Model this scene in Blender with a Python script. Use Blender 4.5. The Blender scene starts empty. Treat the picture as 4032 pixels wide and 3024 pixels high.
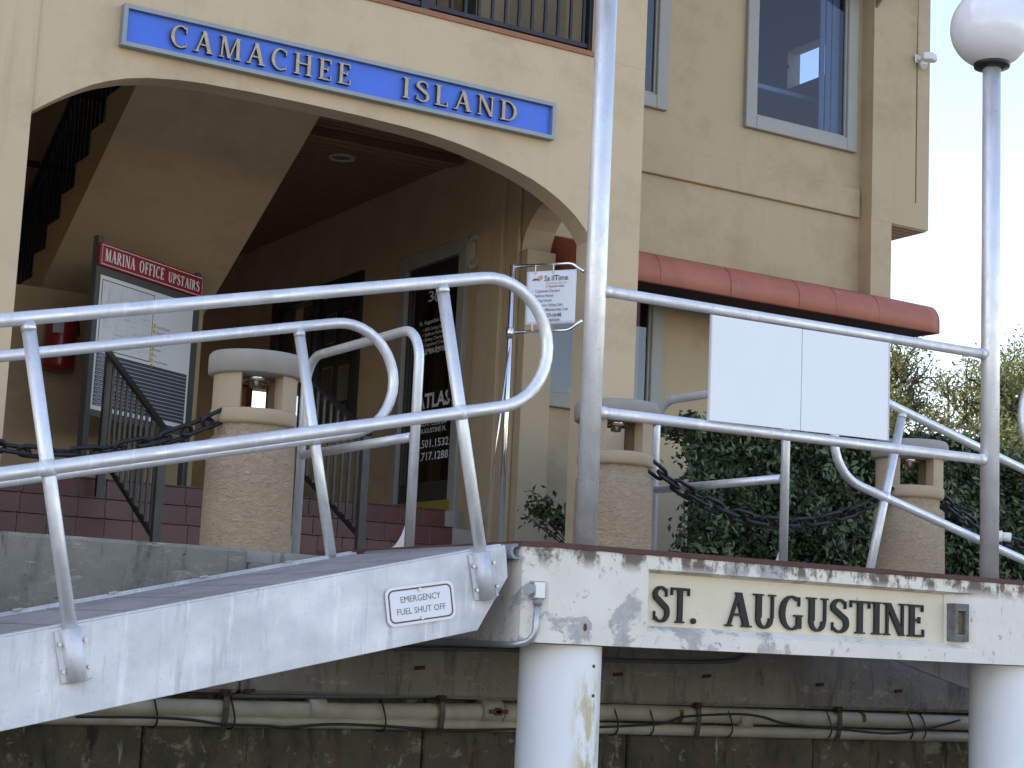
import bpy, math, random
import numpy as np
from mathutils import Vector
random.seed(7); rng = np.random.default_rng(7)
R = math.radians
scene = bpy.context.scene
col = scene.collection

# ------------------------------------------------------------------ camera
# world: X runs along the building front (to the right), Y into the building, Z up; the eye is the origin
YAW, PITCH, ROLL, FPX = R(-30.8013505), R(8.47874544), R(2.63120325), 6891.42
cy_, sy_, cp_, sp_ = math.cos(YAW), math.sin(YAW), math.cos(PITCH), math.sin(PITCH)
fw = Vector((-sy_ * cp_, cy_ * cp_, sp_)); r0 = Vector((cy_, sy_, 0)); u0 = r0.cross(fw)
cr = math.cos(ROLL) * r0 + math.sin(ROLL) * u0
cu = -math.sin(ROLL) * r0 + math.cos(ROLL) * u0
from mathutils import Matrix
cam = bpy.data.cameras.new('camera'); cam_o = bpy.data.objects.new('camera', cam); col.objects.link(cam_o)
cam_o.matrix_world = Matrix(((cr.x, cu.x, -fw.x, 0), (cr.y, cu.y, -fw.y, 0), (cr.z, cu.z, -fw.z, 0), (0, 0, 0, 1)))
cam.sensor_width = 36.0; cam.lens = FPX / 4032 * 36.0
cam.clip_start = 0.05; cam.clip_end = 3000
scene.camera = cam_o

# ------------------------------------------------------------------ light
SUN_EL, SUN_AZ = R(40), R(-58)      # azimuth measured from +Y towards +X: behind the building, to its left
world = bpy.data.worlds.new('World'); scene.world = world; world.use_nodes = True
wn = world.node_tree
for n in list(wn.nodes): wn.nodes.remove(n)
sky = wn.nodes.new('ShaderNodeTexSky'); sky.sky_type = 'NISHITA'; sky.sun_disc = False
sky.sun_elevation = SUN_EL; sky.sun_rotation = SUN_AZ; sky.altitude = 0; sky.air_density = 1.0; sky.dust_density = 0.4; sky.ozone_density = 1.0
bg = wn.nodes.new('ShaderNodeBackground'); bg.inputs['Strength'].default_value = 0.15
wo = wn.nodes.new('ShaderNodeOutputWorld')
wn.links.new(sky.outputs[0], bg.inputs[0]); wn.links.new(bg.outputs[0], wo.inputs[0])
sun = bpy.data.lights.new('sun', 'SUN'); sun.energy = 3.5; sun.angle = R(0.53); sun.color = (1.0, 0.93, 0.82)
sun_o = bpy.data.objects.new('sun', sun); col.objects.link(sun_o)
sdir = Vector((math.sin(SUN_AZ) * math.cos(SUN_EL), math.cos(SUN_AZ) * math.cos(SUN_EL), math.sin(SUN_EL)))
sun_o.location = sdir * 60
sun_o.rotation_euler = sdir.to_track_quat('Z', 'Y').to_euler()
vs = scene.view_settings
vs.view_transform = 'Standard'; vs.look = 'None'; vs.gamma = 1.0; vs.use_curve_mapping = False
vs.exposure = 1.62
vs.use_white_balance = True; vs.white_balance_temperature = 7350; vs.white_balance_tint = 18   # camera white balance for open shade

# ------------------------------------------------------------------ helpers
def at(px, py, X=None, Y=None, Z=None):
    """point of a known plane of the place that lies under a photo pixel (4032 px wide)"""
    d = fw + (px - 2016) / FPX * cr - (py - 1512) / FPX * cu
    k = X / d.x if X is not None else (Y / d.y if Y is not None else Z / d.z)
    return d * k

def tag(o, label=None, cat=None, group=None, kind=None):
    if label: o['label'] = label
    if cat: o['category'] = cat
    if group: o['group'] = group
    if kind: o['kind'] = kind
    return o

def thing(name, label, cat, loc, group=None):
    o = bpy.data.objects.new(name, None); col.objects.link(o); o.location = loc
    o.empty_display_size = 0.1
    return tag(o, label, cat, group)

def wloc(o):
    v = Vector((0, 0, 0))
    while o: v = v + Vector(o.location); o = o.parent
    return v

class MB:
    def __init__(s): s.v = []; s.f = []; s.sm = []
    def add(s, vs_, fs, smooth=False):
        b = len(s.v); s.v += [tuple(p) for p in vs_]
        for f in fs: s.f.append(tuple(i + b for i in f)); s.sm.append(smooth)
        return s
    def box(s, x0, x1, y0, y1, z0, z1):
        v = [(x, y, z) for z in (z0, z1) for y in (y0, y1) for x in (x0, x1)]
        return s.add(v, [(0, 2, 3, 1), (4, 5, 7, 6), (0, 1, 5, 4), (2, 6, 7, 3), (0, 4, 6, 2), (1, 3, 7, 5)])
    def pane_x(s, x, y0, y1, z0, z1): return s.add([(x, y0, z0), (x, y1, z0), (x, y1, z1), (x, y0, z1)], [(0, 3, 2, 1)])
    def pane_y(s, y, x0, x1, z0, z1): return s.add([(x0, y, z0), (x1, y, z0), (x1, y, z1), (x0, y, z1)], [(0, 1, 2, 3)])
    def bbox(s, x0, x1, y0, y1, z0, z1, b=0.01):
        """box with chamfered edges"""
        cx, cy, cz = (x0 + x1) / 2, (y0 + y1) / 2, (z0 + z1) / 2
        hx, hy, hz = (x1 - x0) / 2, (y1 - y0) / 2, (z1 - z0) / 2
        b = min(b, hx * .9, hy * .9, hz * .9)
        return s.obox((cx, cy, cz), (1, 0, 0), (0, 1, 0), (0, 0, 1), hx, hy, hz, b)
    def obox(s, c, ax, ay, az, hx, hy, hz, b=0.0):
        c, ax, ay, az = Vector(c), Vector(ax), Vector(ay), Vector(az)
        if b <= 0:
            v = [c + ax * (hx * i) + ay * (hy * j) + az * (hz * k) for k in (-1, 1) for j in (-1, 1) for i in (-1, 1)]
            return s.add(v, [(0, 2, 3, 1), (4, 5, 7, 6), (0, 1, 5, 4), (2, 6, 7, 3), (0, 4, 6, 2), (1, 3, 7, 5)])
        v = []; idx = {}
        for i in (-1, 1):
            for j in (-1, 1):
                for k in (-1, 1):
                    for a in range(3):
                        d = [hx - b, hy - b, hz - b]; d[a] += b
                        idx[(i, j, k, a)] = len(v)
                        v.append(c + ax * (d[0] * i) + ay * (d[1] * j) + az * (d[2] * k))
        g = lambda i, j, k, a: idx[(i, j, k, a)]
        f = []
        for q in (-1, 1):
            f.append((g(q, -1, -1, 0), g(q, 1, -1, 0), g(q, 1, 1, 0), g(q, -1, 1, 0)))
            f.append((g(-1, q, -1, 1), g(1, q, -1, 1), g(1, q, 1, 1), g(-1, q, 1, 1)))
            f.append((g(-1, -1, q, 2), g(1, -1, q, 2), g(1, 1, q, 2), g(-1, 1, q, 2)))
        for p in (-1, 1):
            for q in (-1, 1):
                f.append((g(p, q, -1, 0), g(p, q, 1, 0), g(p, q, 1, 1), g(p, q, -1, 1)))
                f.append((g(p, -1, q, 0), g(p, 1, q, 0), g(p, 1, q, 2), g(p, -1, q, 2)))
                f.append((g(-1, p, q, 1), g(1, p, q, 1), g(1, p, q, 2), g(-1, p, q, 2)))
                for w in (-1, 1): f.append((g(p, q, w, 0), g(p, q, w, 1), g(p, q, w, 2)))
        return s.add(v, f)
    def prism(s, poly, ex):
        """planar 3D polygon extruded by vector ex"""
        n = len(poly); ex = Vector(ex); a = [Vector(p) for p in poly]
        v = a + [p + ex for p in a]
        f = [tuple(range(n)), tuple(range(2 * n - 1, n - 1, -1))]
        f += [(i, i + n, (i + 1) % n + n, (i + 1) % n) for i in range(n)]
        return s.add(v, f)
    def tube(s, pts, r, n=14, closed=False, cap=True, up=None):
        pts = [Vector(p) for p in pts]; m = len(pts)
        rr = r if isinstance(r, (list, tuple)) else [r] * m
        t = []
        for i in range(m):
            if closed: d = pts[(i + 1) % m] - pts[i - 1]
            else: d = pts[min(i + 1, m - 1)] - pts[max(i - 1, 0)]
            t.append(d.normalized() if d.length > 0 else Vector((0, 0, 1)))
        nn = Vector(up) if up else (Vector((0, 0, 1)) if abs(t[0].z) < .9 else Vector((1, 0, 0)))
        v = []
        for i in range(m):
            nn = (nn - t[i] * nn.dot(t[i]))
            if nn.length < 1e-6: nn = t[i].orthogonal()
            nn = nn.normalized(); bb = t[i].cross(nn)
            for k in range(n):
                a = 2 * math.pi * k / n
                v.append(pts[i] + (nn * math.cos(a) + bb * math.sin(a)) * rr[i])
        f = []
        for i in range(m if closed else m - 1):
            j = (i + 1) % m
            for k in range(n):
                f.append((i * n + k, i * n + (k + 1) % n, j * n + (k + 1) % n, j * n + k))
        s.add(v, f, True)
        if cap and not closed:
            b = len(s.v) - m * n
            s.f.append(tuple(b + k for k in range(n - 1, -1, -1))); s.sm.append(False)
            s.f.append(tuple(b + (m - 1) * n + k for k in range(n))); s.sm.append(False)
        return s
    def lathe(s, prof, c, n=32, smooth=True, a0=0, a1=2 * math.pi):
        """profile [(r,z)...] about vertical axis through c"""
        full = abs(a1 - a0 - 2 * math.pi) < 1e-6; m = len(prof); v = []
        na = n if full else n + 1
        for i in range(na):
            a = a0 + (a1 - a0) * i / n
            for (r, z) in prof: v.append((c[0] + r * math.cos(a), c[1] + r * math.sin(a), c[2] + z))
        f = []
        for i in range(n):
            j = (i + 1) % na
            for k in range(m - 1): f.append((i * m + k, j * m + k, j * m + k + 1, i * m + k + 1))
        return s.add(v, f, smooth)
    def build(s, name, mat, parent=None, base=None, autosmooth=False, bevel=0):
        off = wloc(parent) if parent else Vector(base or (0, 0, 0))
        me = bpy.data.meshes.new(name)
        me.from_pydata([(p[0] - off.x, p[1] - off.y, p[2] - off.z) for p in s.v], [], s.f)
        me.polygons.foreach_set('use_smooth', s.sm)
        me.update()
        import bmesh
        
        if len(me.polygons) > 1: bm = bmesh.new(); bm.from_mesh(me); bmesh.ops.recalc_face_normals(bm, faces=bm.faces[:]); bm.to_mesh(me); bm.free()
        me.materials.append(M[mat] if isinstance(mat, str) else mat)
        o = bpy.data.objects.new(name, me); col.objects.link(o)
        if parent: o.parent = parent
        else: o.location = off
        if bevel:
            md = o.modifiers.new('bevel', 'BEVEL'); md.width = bevel; md.segments = 2; md.limit_method = 'ANGLE'
        return o

def linked(src, name, parent, loc=(0, 0, 0), rot=None):
    o = src.copy() if False else bpy.data.objects.new(name, src.data); col.objects.link(o)
    o.parent = parent; o.location = loc
    if rot is not None: o.rotation_mode = 'QUATERNION'; o.rotation_quaternion = rot
    return o

def fillet(pts, rad, seg=8):
    pts = [Vector(p) for p in pts]; out = [pts[0]]
    for i in range(1, len(pts) - 1):
        p = pts[i]; a = (pts[i - 1] - p); b = (pts[i + 1] - p)
        la, lb = a.length, b.length; a.normalize(); b.normalize()
        ang = a.angle(b); r = rad[i - 1] if isinstance(rad, (list, tuple)) else rad
        t = min(r / math.tan(ang / 2), la * .5, lb * .5); rr = t * math.tan(ang / 2)
        c = p + (a + b).normalized() * (rr / math.sin(ang / 2))
        s0 = p + a * t; s1 = p + b * t; v0 = s0 - c; v1 = s1 - c; w = v0.angle(v1)
        for k in range(seg + 1):
            q = k / seg
            out.append(c + (v0 * math.sin((1 - q) * w) + v1 * math.sin(q * w)) / math.sin(w))
    out.append(pts[-1]); return out

# ------------------------------------------------------------------ materials
M = {}
def base_nodes(name):
    m = bpy.data.materials.new(name); m.use_nodes = True; nt = m.node_tree
    b = nt.nodes['Principled BSDF']; M[name] = m
    return m, nt, b
def N(nt, t, **kw):
    n = nt.nodes.new(t)
    for k, v in kw.items():
        if k in n.inputs: n.inputs[k].default_value = v
        else: setattr(n, k, v)
    return n
def coords(nt, scale=(1, 1, 1)):
    tc = N(nt, 'ShaderNodeTexCoord'); mp = N(nt, 'ShaderNodeMapping'); mp.inputs['Scale'].default_value = scale
    nt.links.new(tc.outputs['Object'], mp.inputs['Vector']); return mp.outputs[0]
def noise(nt, vec, scale, detail=5, rough=.6, dist=0):
    n = N(nt, 'ShaderNodeTexNoise'); n.inputs['Scale'].default_value = scale; n.inputs['Detail'].default_value = detail
    n.inputs['Roughness'].default_value = rough; n.inputs['Distortion'].default_value = dist
    nt.links.new(vec, n.inputs['Vector']); return n.outputs[0]
def ramp(nt, fac, lo, hi, c0=(0, 0, 0, 1), c1=(1, 1, 1, 1)):
    r = N(nt, 'ShaderNodeValToRGB'); r.color_ramp.elements[0].position = lo; r.color_ramp.elements[1].position = hi
    r.color_ramp.elements[0].color = c0; r.color_ramp.elements[1].color = c1
    nt.links.new(fac, r.inputs[0]); return r.outputs[0]
def mix(nt, fac, a, b, mode='MIX'):
    m = N(nt, 'ShaderNodeMix'); m.data_type = 'RGBA'; m.blend_type = mode
    for sock, val in ((m.inputs[0], fac), (m.inputs[6], a), (m.inputs[7], b)):
        if isinstance(val, (tuple, list)): sock.default_value = tuple(val) if len(val) == 4 else tuple(val) + (1,)
        elif isinstance(val, (int, float)): sock.default_value = val
        else: nt.links.new(val, sock)
    return m.outputs[2]
def bump(nt, b, h, strength=.3, dist=.01):
    n = N(nt, 'ShaderNodeBump'); n.inputs['Strength'].default_value = strength; n.inputs['Distance'].default_value = dist
    nt.links.new(h, n.inputs['Height']); nt.links.new(n.outputs[0], b.inputs['Normal'])
def plain(name, c, rough=.5, metal=0, var=.12, vs_=6, bumps=0, bscale=60):
    m, nt, b = base_nodes(name); b.inputs['Roughness'].default_value = rough; b.inputs['Metallic'].default_value = metal
    v = coords(nt); k = ramp(nt, noise(nt, v, vs_), .3, .75)
    c2 = tuple(x * (1 - var) for x in c)
    nt.links.new(mix(nt, k, c, c2), b.inputs['Base Color'])
    if bumps: bump(nt, b, noise(nt, v, bscale, 4), bumps, .004)
    return m

def stucco(name, c, stain=.15):
    m, nt, b = base_nodes(name); b.inputs['Roughness'].default_value = .9
    v = coords(nt); vs2 = coords(nt, (.8, .8, 1.0))
    d = tuple(x * (1 - stain) for x in c); l = tuple(min(1, x * 1.07) for x in c)
    a = mix(nt, ramp(nt, noise(nt, v, 1.1, 6, .6), .35, .7), l, c)
    st = ramp(nt, noise(nt, vs2, 1.5, 10, .7, .1), .50, .70)
    stk = ramp(nt, noise(nt, coords(nt, (5, 5, .35)), 1.6, 7, .65), .58, .74)
    a = mix(nt, st, a, (d[0] * .97, d[1] * .95, d[2] * .90)); a = mix(nt, stk, a, tuple(x * .9 for x in c))
    a = mix(nt, ramp(nt, noise(nt, v, 70, 3), .62, .78), a, tuple(x * .88 for x in c))
    nt.links.new(a, b.inputs['Base Color'])
    h = mix(nt, .5, noise(nt, v, 45, 5, .7), noise(nt, v, 6, 3))
    bump(nt, b, h, .45, .008)
stucco('stucco', (.57, .425, .272)); stucco('stucco_shaded', (.47, .35, .222))  # second copy is darker, with the wing's shade put into the colour
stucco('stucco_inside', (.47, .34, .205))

def rough_stucco():
    m, nt, b = base_nodes('bollard_stucco'); b.inputs['Roughness'].default_value = .95
    v = coords(nt, (1, 1, 1.7)); c = (.47, .34, .215)
    n1 = noise(nt, v, 27, 5, .55, 1.2)
    a = mix(nt, ramp(nt, n1, .35, .62), tuple(x * .86 for x in c), c)
    a = mix(nt, ramp(nt, noise(nt, v, 3, 5), .5, .75), a, tuple(x * .78 for x in c))
    nt.links.new(a, b.inputs['Base Color']); bump(nt, b, n1, 1.0, .019)
rough_stucco()
plain('bollard_smooth', (.50, .365, .235), .9, 0, .15, 5, .15, 80)
plain('bollard_cap', (.37, .325, .275), .9, 0, .2, 6, .2, 70)

def aluminium(name, c=(.78, .79, .81), rough=.38, brushed=True, stain=.35, metal=.9):
    m, nt, b = base_nodes(name); b.inputs['Metallic'].default_value = metal
    v = coords(nt); vb = coords(nt, (3, 30, 30)); vv = coords(nt, (14, 14, 1.2))
    k = ramp(nt, noise(nt, v, 2.4, 9, .62, .2), .40, .66)
    a = mix(nt, k, c, tuple(x * (1 - stain) for x in c))
    a = mix(nt, ramp(nt, noise(nt, vv, 2, 6, .6), .56, .72), a, tuple(min(1, x * 1.12) for x in c))
    a = mix(nt, ramp(nt, noise(nt, coords(nt, (9, 9, .9)), 1.7, 8, .7), .54, .72), a, tuple(x * (1 - stain * 1.5) for x in c))
    a = mix(nt, ramp(nt, noise(nt, v, 55, 4, .7), .58, .74), a, tuple(x * .72 for x in c))
    nt.links.new(a, b.inputs['Base Color'])
    rr = ramp(nt, noise(nt, v, 9, 5), .3, .7, (rough - .08,) * 3 + (1,), (rough + .18,) * 3 + (1,))
    nt.links.new(rr, b.inputs['Roughness'])
    bump(nt, b, noise(nt, vb, 12, 4), .06, .002)
aluminium('alu_tube', (.78, .78, .79), .42, stain=.14, metal=.62)
aluminium('alu_beam', (.72, .72, .73), .6, stain=.26, metal=.5)
aluminium('alu_deck', (.36, .345, .33), .65, stain=.3, metal=.25)
plain('steel_bolt', (.45, .44, .42), .4, .9)
plain('chrome', (.85, .85, .86), .12, 1.0, .04)

def peeling():
    m, nt, b = base_nodes('peeling_paint'); b.inputs['Roughness'].default_value = .85
    v = coords(nt); vz = coords(nt, (2.2, 2.2, .8))
    paint = mix(nt, ramp(nt, noise(nt, v, 4, 6), .35, .7), (.78, .72, .63), (.70, .64, .55))
    sp = N(nt, 'ShaderNodeSeparateXYZ'); tcn = N(nt, 'ShaderNodeTexCoord'); nt.links.new(tcn.outputs['Object'], sp.inputs[0])
    big = ramp(nt, noise(nt, v, 3.6, 9, .62, .4), .525, .56)
    big = mix(nt, 1, big, ramp(nt, sp.outputs[0], -.98, -.86, (1, 1, 1, 1), (.0, .0, .0, 1)), 'MULTIPLY')
    fine = ramp(nt, noise(nt, v, 17, 9, .72, .3), .605, .63)
    msk = mix(nt, fine, big, (1, 1, 1)); 
    grey = mix(nt, ramp(nt, noise(nt, v, 22, 6), .35, .7), (.50, .47, .44), (.36, .345, .33))
    a = mix(nt, msk, paint, grey)
    drip = ramp(nt, noise(nt, coords(nt, (1, 1, .6)), 8.5, 9, .72), .47, .54)
    drip = mix(nt, 1, drip, ramp(nt, sp.outputs[2], .30, .35, (0, 0, 0, 1), (1, 1, 1, 1)), 'MULTIPLY')
    a = mix(nt, drip, a, (.17, .125, .095))
    a = mix(nt, ramp(nt, noise(nt, vz, 5, 9, .75), .60, .68), a, (.52, .46, .38))
    nt.links.new(a, b.inputs['Base Color'])
    inv = N(nt, 'ShaderNodeInvert'); nt.links.new(msk, inv.inputs[1])
    h = mix(nt, .35, inv.outputs[0], noise(nt, v, 40, 5)); bump(nt, b, h, .5, .006)
peeling()
def creampanel():
    m, nt, b = base_nodes('cream_panel'); b.inputs['Roughness'].default_value = .8
    v = coords(nt)
    a = mix(nt, ramp(nt, noise(nt, v, 5, 7), .4, .75), (.74, .64, .475), (.66, .57, .43))
    a = mix(nt, ramp(nt, noise(nt, v, 13, 8, .7), .63, .70), a, (.42, .37, .30))
    nt.links.new(a, b.inputs['Base Color']); bump(nt, b, noise(nt, v, 30, 5), .15, .004)
creampanel()
def concrete(name, c, dark, rust=False, sc=1.0):
    m, nt, b = base_nodes(name); b.inputs['Roughness'].default_value = .92
    v = coords(nt); vz = coords(nt, (1.6, 1.6, .45))
    a = mix(nt, ramp(nt, noise(nt, v, 2.2 * sc, 8, .65), .36, .68), c, dark)
    a = mix(nt, ramp(nt, noise(nt, vz, 3.5, 8, .7, .5), .54, .70), a, tuple(x * .55 for x in dark))
    a = mix(nt, ramp(nt, noise(nt, v, 26, 6, .7), .62, .70), a, tuple(x * .45 for x in dark))
    if rust: 
        a = mix(nt, ramp(nt, noise(nt, coords(nt, (1.2, 1.2, .8)), 4.2, 9, .75), .54, .68), a, (.14, .085, .042))
        a = mix(nt, ramp(nt, noise(nt, v, 6.5, 10, .75, .4), .56, .62), a, (.24, .22, .165))
        a = mix(nt, ramp(nt, noise(nt, coords(nt, (3, 3, .6)), 3.1, 9, .75), .55, .63), a, (.030, .027, .02))
        a = mix(nt, ramp(nt, noise(nt, coords(nt, (6, 6, .8)), 2.4, 6, .7), .65, .72), a, (.36, .35, .31))
    else:
        a = mix(nt, ramp(nt, noise(nt, coords(nt, (1, 1, 3.2)), 5, 10, .75), .57, .64), a, tuple(x * 1.25 for x in c))
        a = mix(nt, ramp(nt, noise(nt, coords(nt, (4, 4, .7)), 2.6, 8, .7), .58, .68), a, tuple(x * .6 for x in dark))
    nt.links.new(a, b.inputs['Base Color'])
    h = mix(nt, .5, noise(nt, v, 30, 6, .7), noise(nt, v, 7, 6)); bump(nt, b, h, .8, .02)
concrete('seawall_cap', (.29, .262, .22), (.185, .168, .14)); concrete('seawall_low', (.125, .105, .072), (.05, .044, .032), True)
concrete('dock_concrete', (.27, .26, .24), (.22, .21, .19)); concrete('paving', (.40, .37, .33), (.31, .29, .26))
def pile_mat():
    m, nt, b = base_nodes('pile_white'); b.inputs['Roughness'].default_value = .45
    v = coords(nt, (1.4, 1.4, .42))
    a = mix(nt, ramp(nt, noise(nt, coords(nt), 3, 5), .4, .8), (.80, .80, .80), (.72, .73, .74))
    sp = N(nt, 'ShaderNodeSeparateXYZ'); tc = N(nt, 'ShaderNodeTexCoord'); nt.links.new(tc.outputs['Object'], sp.inputs[0])
    # a long stain down one flank of the pile
    dx = N(nt, 'ShaderNodeMath', operation='SUBTRACT'); nt.links.new(sp.outputs[0], dx.inputs[0]); dx.inputs[1].default_value = .045
    ab = N(nt, 'ShaderNodeMath', operation='ABSOLUTE'); nt.links.new(dx.outputs[0], ab.inputs[0])
    band = ramp(nt, ab.outputs[0], .03, .10, (1, 1, 1, 1), (0, 0, 0, 1))
    low = ramp(nt, sp.outputs[2], .78, .93, (1, 1, 1, 1), (0, 0, 0, 1))
    k = mix(nt, 1, band, low, 'MULTIPLY'); k = mix(nt, 1, k, ramp(nt, noise(nt, v, 16, 8, .7), .42, .56), 'MULTIPLY')
    a = mix(nt, k, a, (.55, .46, .27))
    k2 = mix(nt, 1, k, ramp(nt, noise(nt, v, 30, 6, .7), .52, .6), 'MULTIPLY'); a = mix(nt, k2, a, (.40, .37, .32))
    nt.links.new(a, b.inputs['Base Color']); bump(nt, b, noise(nt, coords(nt), 25, 4), .1, .003)
pile_mat()
plain('red_trim', (.125, .052, .043), .85, 0, .4, 9, .3, 50)
plain('terracotta_trim', (.36, .15, .085), .85, 0, .25, 9, .2, 50)
def tilemat():
    m, nt, b = base_nodes('red_tile'); b.inputs['Roughness'].default_value = .42
    oi = N(nt, 'ShaderNodeObjectInfo'); v = coords(nt)
    a = mix(nt, oi.outputs['Random'], (.20, .068, .052), (.145, .052, .046))
    a = mix(nt, ramp(nt, noise(nt, v, 14, 6), .4, .75), a, (.13, .055, .048))
    nt.links.new(a, b.inputs['Base Color']); bump(nt, b, noise(nt, v, 35, 4), .1, .003)
tilemat()
plain('grout', (.42, .38, .34), .95)
plain('iron', (.022, .023, .026), .42, .3, .3, 12, .1, 60)
plain('bronze_iron', (.085, .075, .062), .5, .35, .3, 10)
plain('chain_iron', (.028, .030, .034), .45, .5, .35, 20, .3, 90)
plain('grey_frame', (.34, .325, .29), .55, 0, .08, 4)
plain('dark_door', (.035, .036, .038), .35, .2)
plain('sign_grey', (.085, .083, .082), .5)
plain('sign_blue', (.035, .15, .68), .38, 0, .12, 3)
plain('sign_blue_frame', (.29, .31, .31), .5, .3, .15)
plain('gold_letter', (.56, .42, .25), .5, .1, .4, 30)
plain('letter_side_shade', (.07, .05, .035), .6); plain('black_letter', (.022, .019, .016), .75, 0, .3, 20)
plain('sign_red', (.33, .022, .032), .4, 0, .1)
plain('white_paint', (.80, .80, .80), .4, 0, .03)
plain('board_white', (.78, .785, .80), .35, 0, .04, 2.5)
plain('board_edge', (.60, .59, .60), .4)
plain('sign_white', (.78, .78, .80), .35, 0, .04)
plain('sign_brown', (.12, .06, .055), .5)
plain('ink_grey', (.17, .16, .18), .5); plain('ink_dark', (.05, .055, .07), .5); plain('ink_pale', (.55, .54, .53), .5); plain('ink_white', (.85, .84, .82), .5)
plain('ink_navy', (.055, .062, .09), .5); plain('ink_orange', (.80, .30, .12), .5); plain('ink_teal', (.03, .22, .36), .5); plain('ink_yellow', (.75, .45, .10), .5)
plain('vinyl_banner', (.74, .75, .78), .45, 0, .08, 5, .12, 9)
plain('yellow_paint', (.30, .22, .03), .6, 0, .3, 12)
plain('red_plastic', (.32, .02, .025), .3, 0, .15)
plain('pvc', (.50, .455, .35), .6, 0, .42, 4.5, .1, 40)
plain('pvc_grey', (.30, .31, .33), .5, 0, .15)
plain('dark_rust', (.07, .035, .02), .9, 0, .5, 25, .4, 90); plain('rust', (.16, .065, .03), .9, 0, .4, 25, .4, 90)
plain('rusty_housing', (.20, .195, .18), .8, 0, .6, 20, .3, 60); plain('corroded', (.26, .19, .07), .9, 0, .7, 40, .4, 90); plain('dark_conduit', (.10, .105, .115), .5, 0, .3); plain('cable', (.012, .012, .013), .5)
plain('white_plastic', (.80, .80, .78), .35, 0, .05)
plain('vent_cream', (.58, .53, .44), .5)
plain('conduit_metal', (.50, .53, .55), .4, .6)
plain('brown_wood', (.20, .105, .05), .6, 0, .35, 8)
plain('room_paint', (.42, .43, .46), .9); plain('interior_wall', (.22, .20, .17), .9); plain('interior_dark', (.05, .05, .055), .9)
plain('blind', (.55, .58, .62), .7)
def globemat():
    m, nt, b = base_nodes('globe_white'); nt.links.new(mix(nt, ramp(nt, noise(nt, coords(nt, (1, 1, .6)), 7, 6), .5, .8), (.80, .79, .80), (.70, .69, .68)), b.inputs['Base Color']); b.inputs['Roughness'].default_value = .18
    b.inputs['Subsurface Weight'].default_value = .3; b.inputs['Subsurface Radius'].default_value = (.05, .05, .05)
    b.inputs['Coat Weight'].default_value = .4
globemat()
def ceilingmat():
    m, nt, b = base_nodes('wood_ceiling'); b.inputs['Roughness'].default_value = .55
    v = coords(nt)
    w = N(nt, 'ShaderNodeTexWave'); w.wave_type = 'BANDS'; w.bands_direction = 'Y'; w.inputs['Scale'].default_value = 3.6; w.inputs['Distortion'].default_value = 0
    nt.links.new(v, w.inputs['Vector'])
    g = ramp(nt, w.outputs[1], .0, .12)
    a = mix(nt, ramp(nt, noise(nt, coords(nt, (.8, 9, 1)), 3, 5), .3, .7), (.40, .225, .125), (.28, .145, .078))
    a = mix(nt, g, (.03, .015, .01), a)
    nt.links.new(a, b.inputs['Base Color']); bump(nt, b, g, .6, .006)
ceilingmat()
def awningmat():
    m, nt, b = base_nodes('awning_red'); b.inputs['Roughness'].default_value = .55
    v = coords(nt); vz = coords(nt, (5, 1, 1))
    a = mix(nt, ramp(nt, noise(nt, v, 4, 7), .35, .7), (.44, .13, .075), (.36, .10, .062))
    a = mix(nt, ramp(nt, noise(nt, vz, 5, 7, .7), .60, .76), a, (.47, .18, .13))
    nt.links.new(a, b.inputs['Base Color']); bump(nt, b, noise(nt, v, 12, 5), .12, .006)
awningmat()
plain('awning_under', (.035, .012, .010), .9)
def glass(name, tint, refl=.12, rough=.02):
    m, nt, b = base_nodes(name); nt.nodes.remove(b)
    o = nt.nodes['Material Output']
    t = N(nt, 'ShaderNodeBsdfTransparent'); t.inputs[0].default_value = tint + (1,)
    g = N(nt, 'ShaderNodeBsdfGlossy'); g.inputs['Roughness'].default_value = rough; g.inputs[0].default_value = (1, 1, 1, 1)
    fr = N(nt, 'ShaderNodeFresnel'); fr.inputs[0].default_value = 1.5
    ad = N(nt, 'ShaderNodeMath', operation='ADD'); nt.links.new(fr.outputs[0], ad.inputs[0]); ad.inputs[1].default_value = refl; ad.use_clamp = True
    mx = N(nt, 'ShaderNodeMixShader'); nt.links.new(ad.outputs[0], mx.inputs[0]); nt.links.new(t.outputs[0], mx.inputs[1]); nt.links.new(g.outputs[0], mx.inputs[2])
    nt.links.new(mx.outputs[0], o.inputs[0])
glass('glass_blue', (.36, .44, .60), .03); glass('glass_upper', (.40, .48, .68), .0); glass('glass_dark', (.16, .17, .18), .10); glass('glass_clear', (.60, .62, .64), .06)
def leafmat(name, c1, c2, trans=.35, rough=.45):
    m, nt, b = base_nodes(name); o = nt.nodes['Material Output']
    b.inputs['Roughness'].default_value = rough
    g = N(nt, 'ShaderNodeNewGeometry'); k = g.outputs['Random Per Island']
    a = mix(nt, k, c1, c2); nt.links.new(a, b.inputs['Base Color'])
    t = N(nt, 'ShaderNodeBsdfTranslucent'); nt.links.new(mix(nt, .5, a, (c2[0] * 1.3, c2[1] * 1.3, c2[2] * .7)), t.inputs[0])
    mx = N(nt, 'ShaderNodeMixShader'); mx.inputs[0].default_value = trans
    nt.links.new(b.outputs[0], mx.inputs[1]); nt.links.new(t.outputs[0], mx.inputs[2]); nt.links.new(mx.outputs[0], o.inputs[0])
leafmat('hedge_leaf', (.016, .030, .009), (.062, .095, .025), .2, .4)
leafmat('hedge_tip', (.05, .09, .025), (.17, .24, .08), .3, .4)
leafmat('oak_leaf', (.065, .085, .03), (.17, .185, .075), .4, .5)
plain('hedge_core', (.008, .012, .006), .95); plain('bark', (.075, .062, .05), .95, 0, .4, 6)
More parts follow.
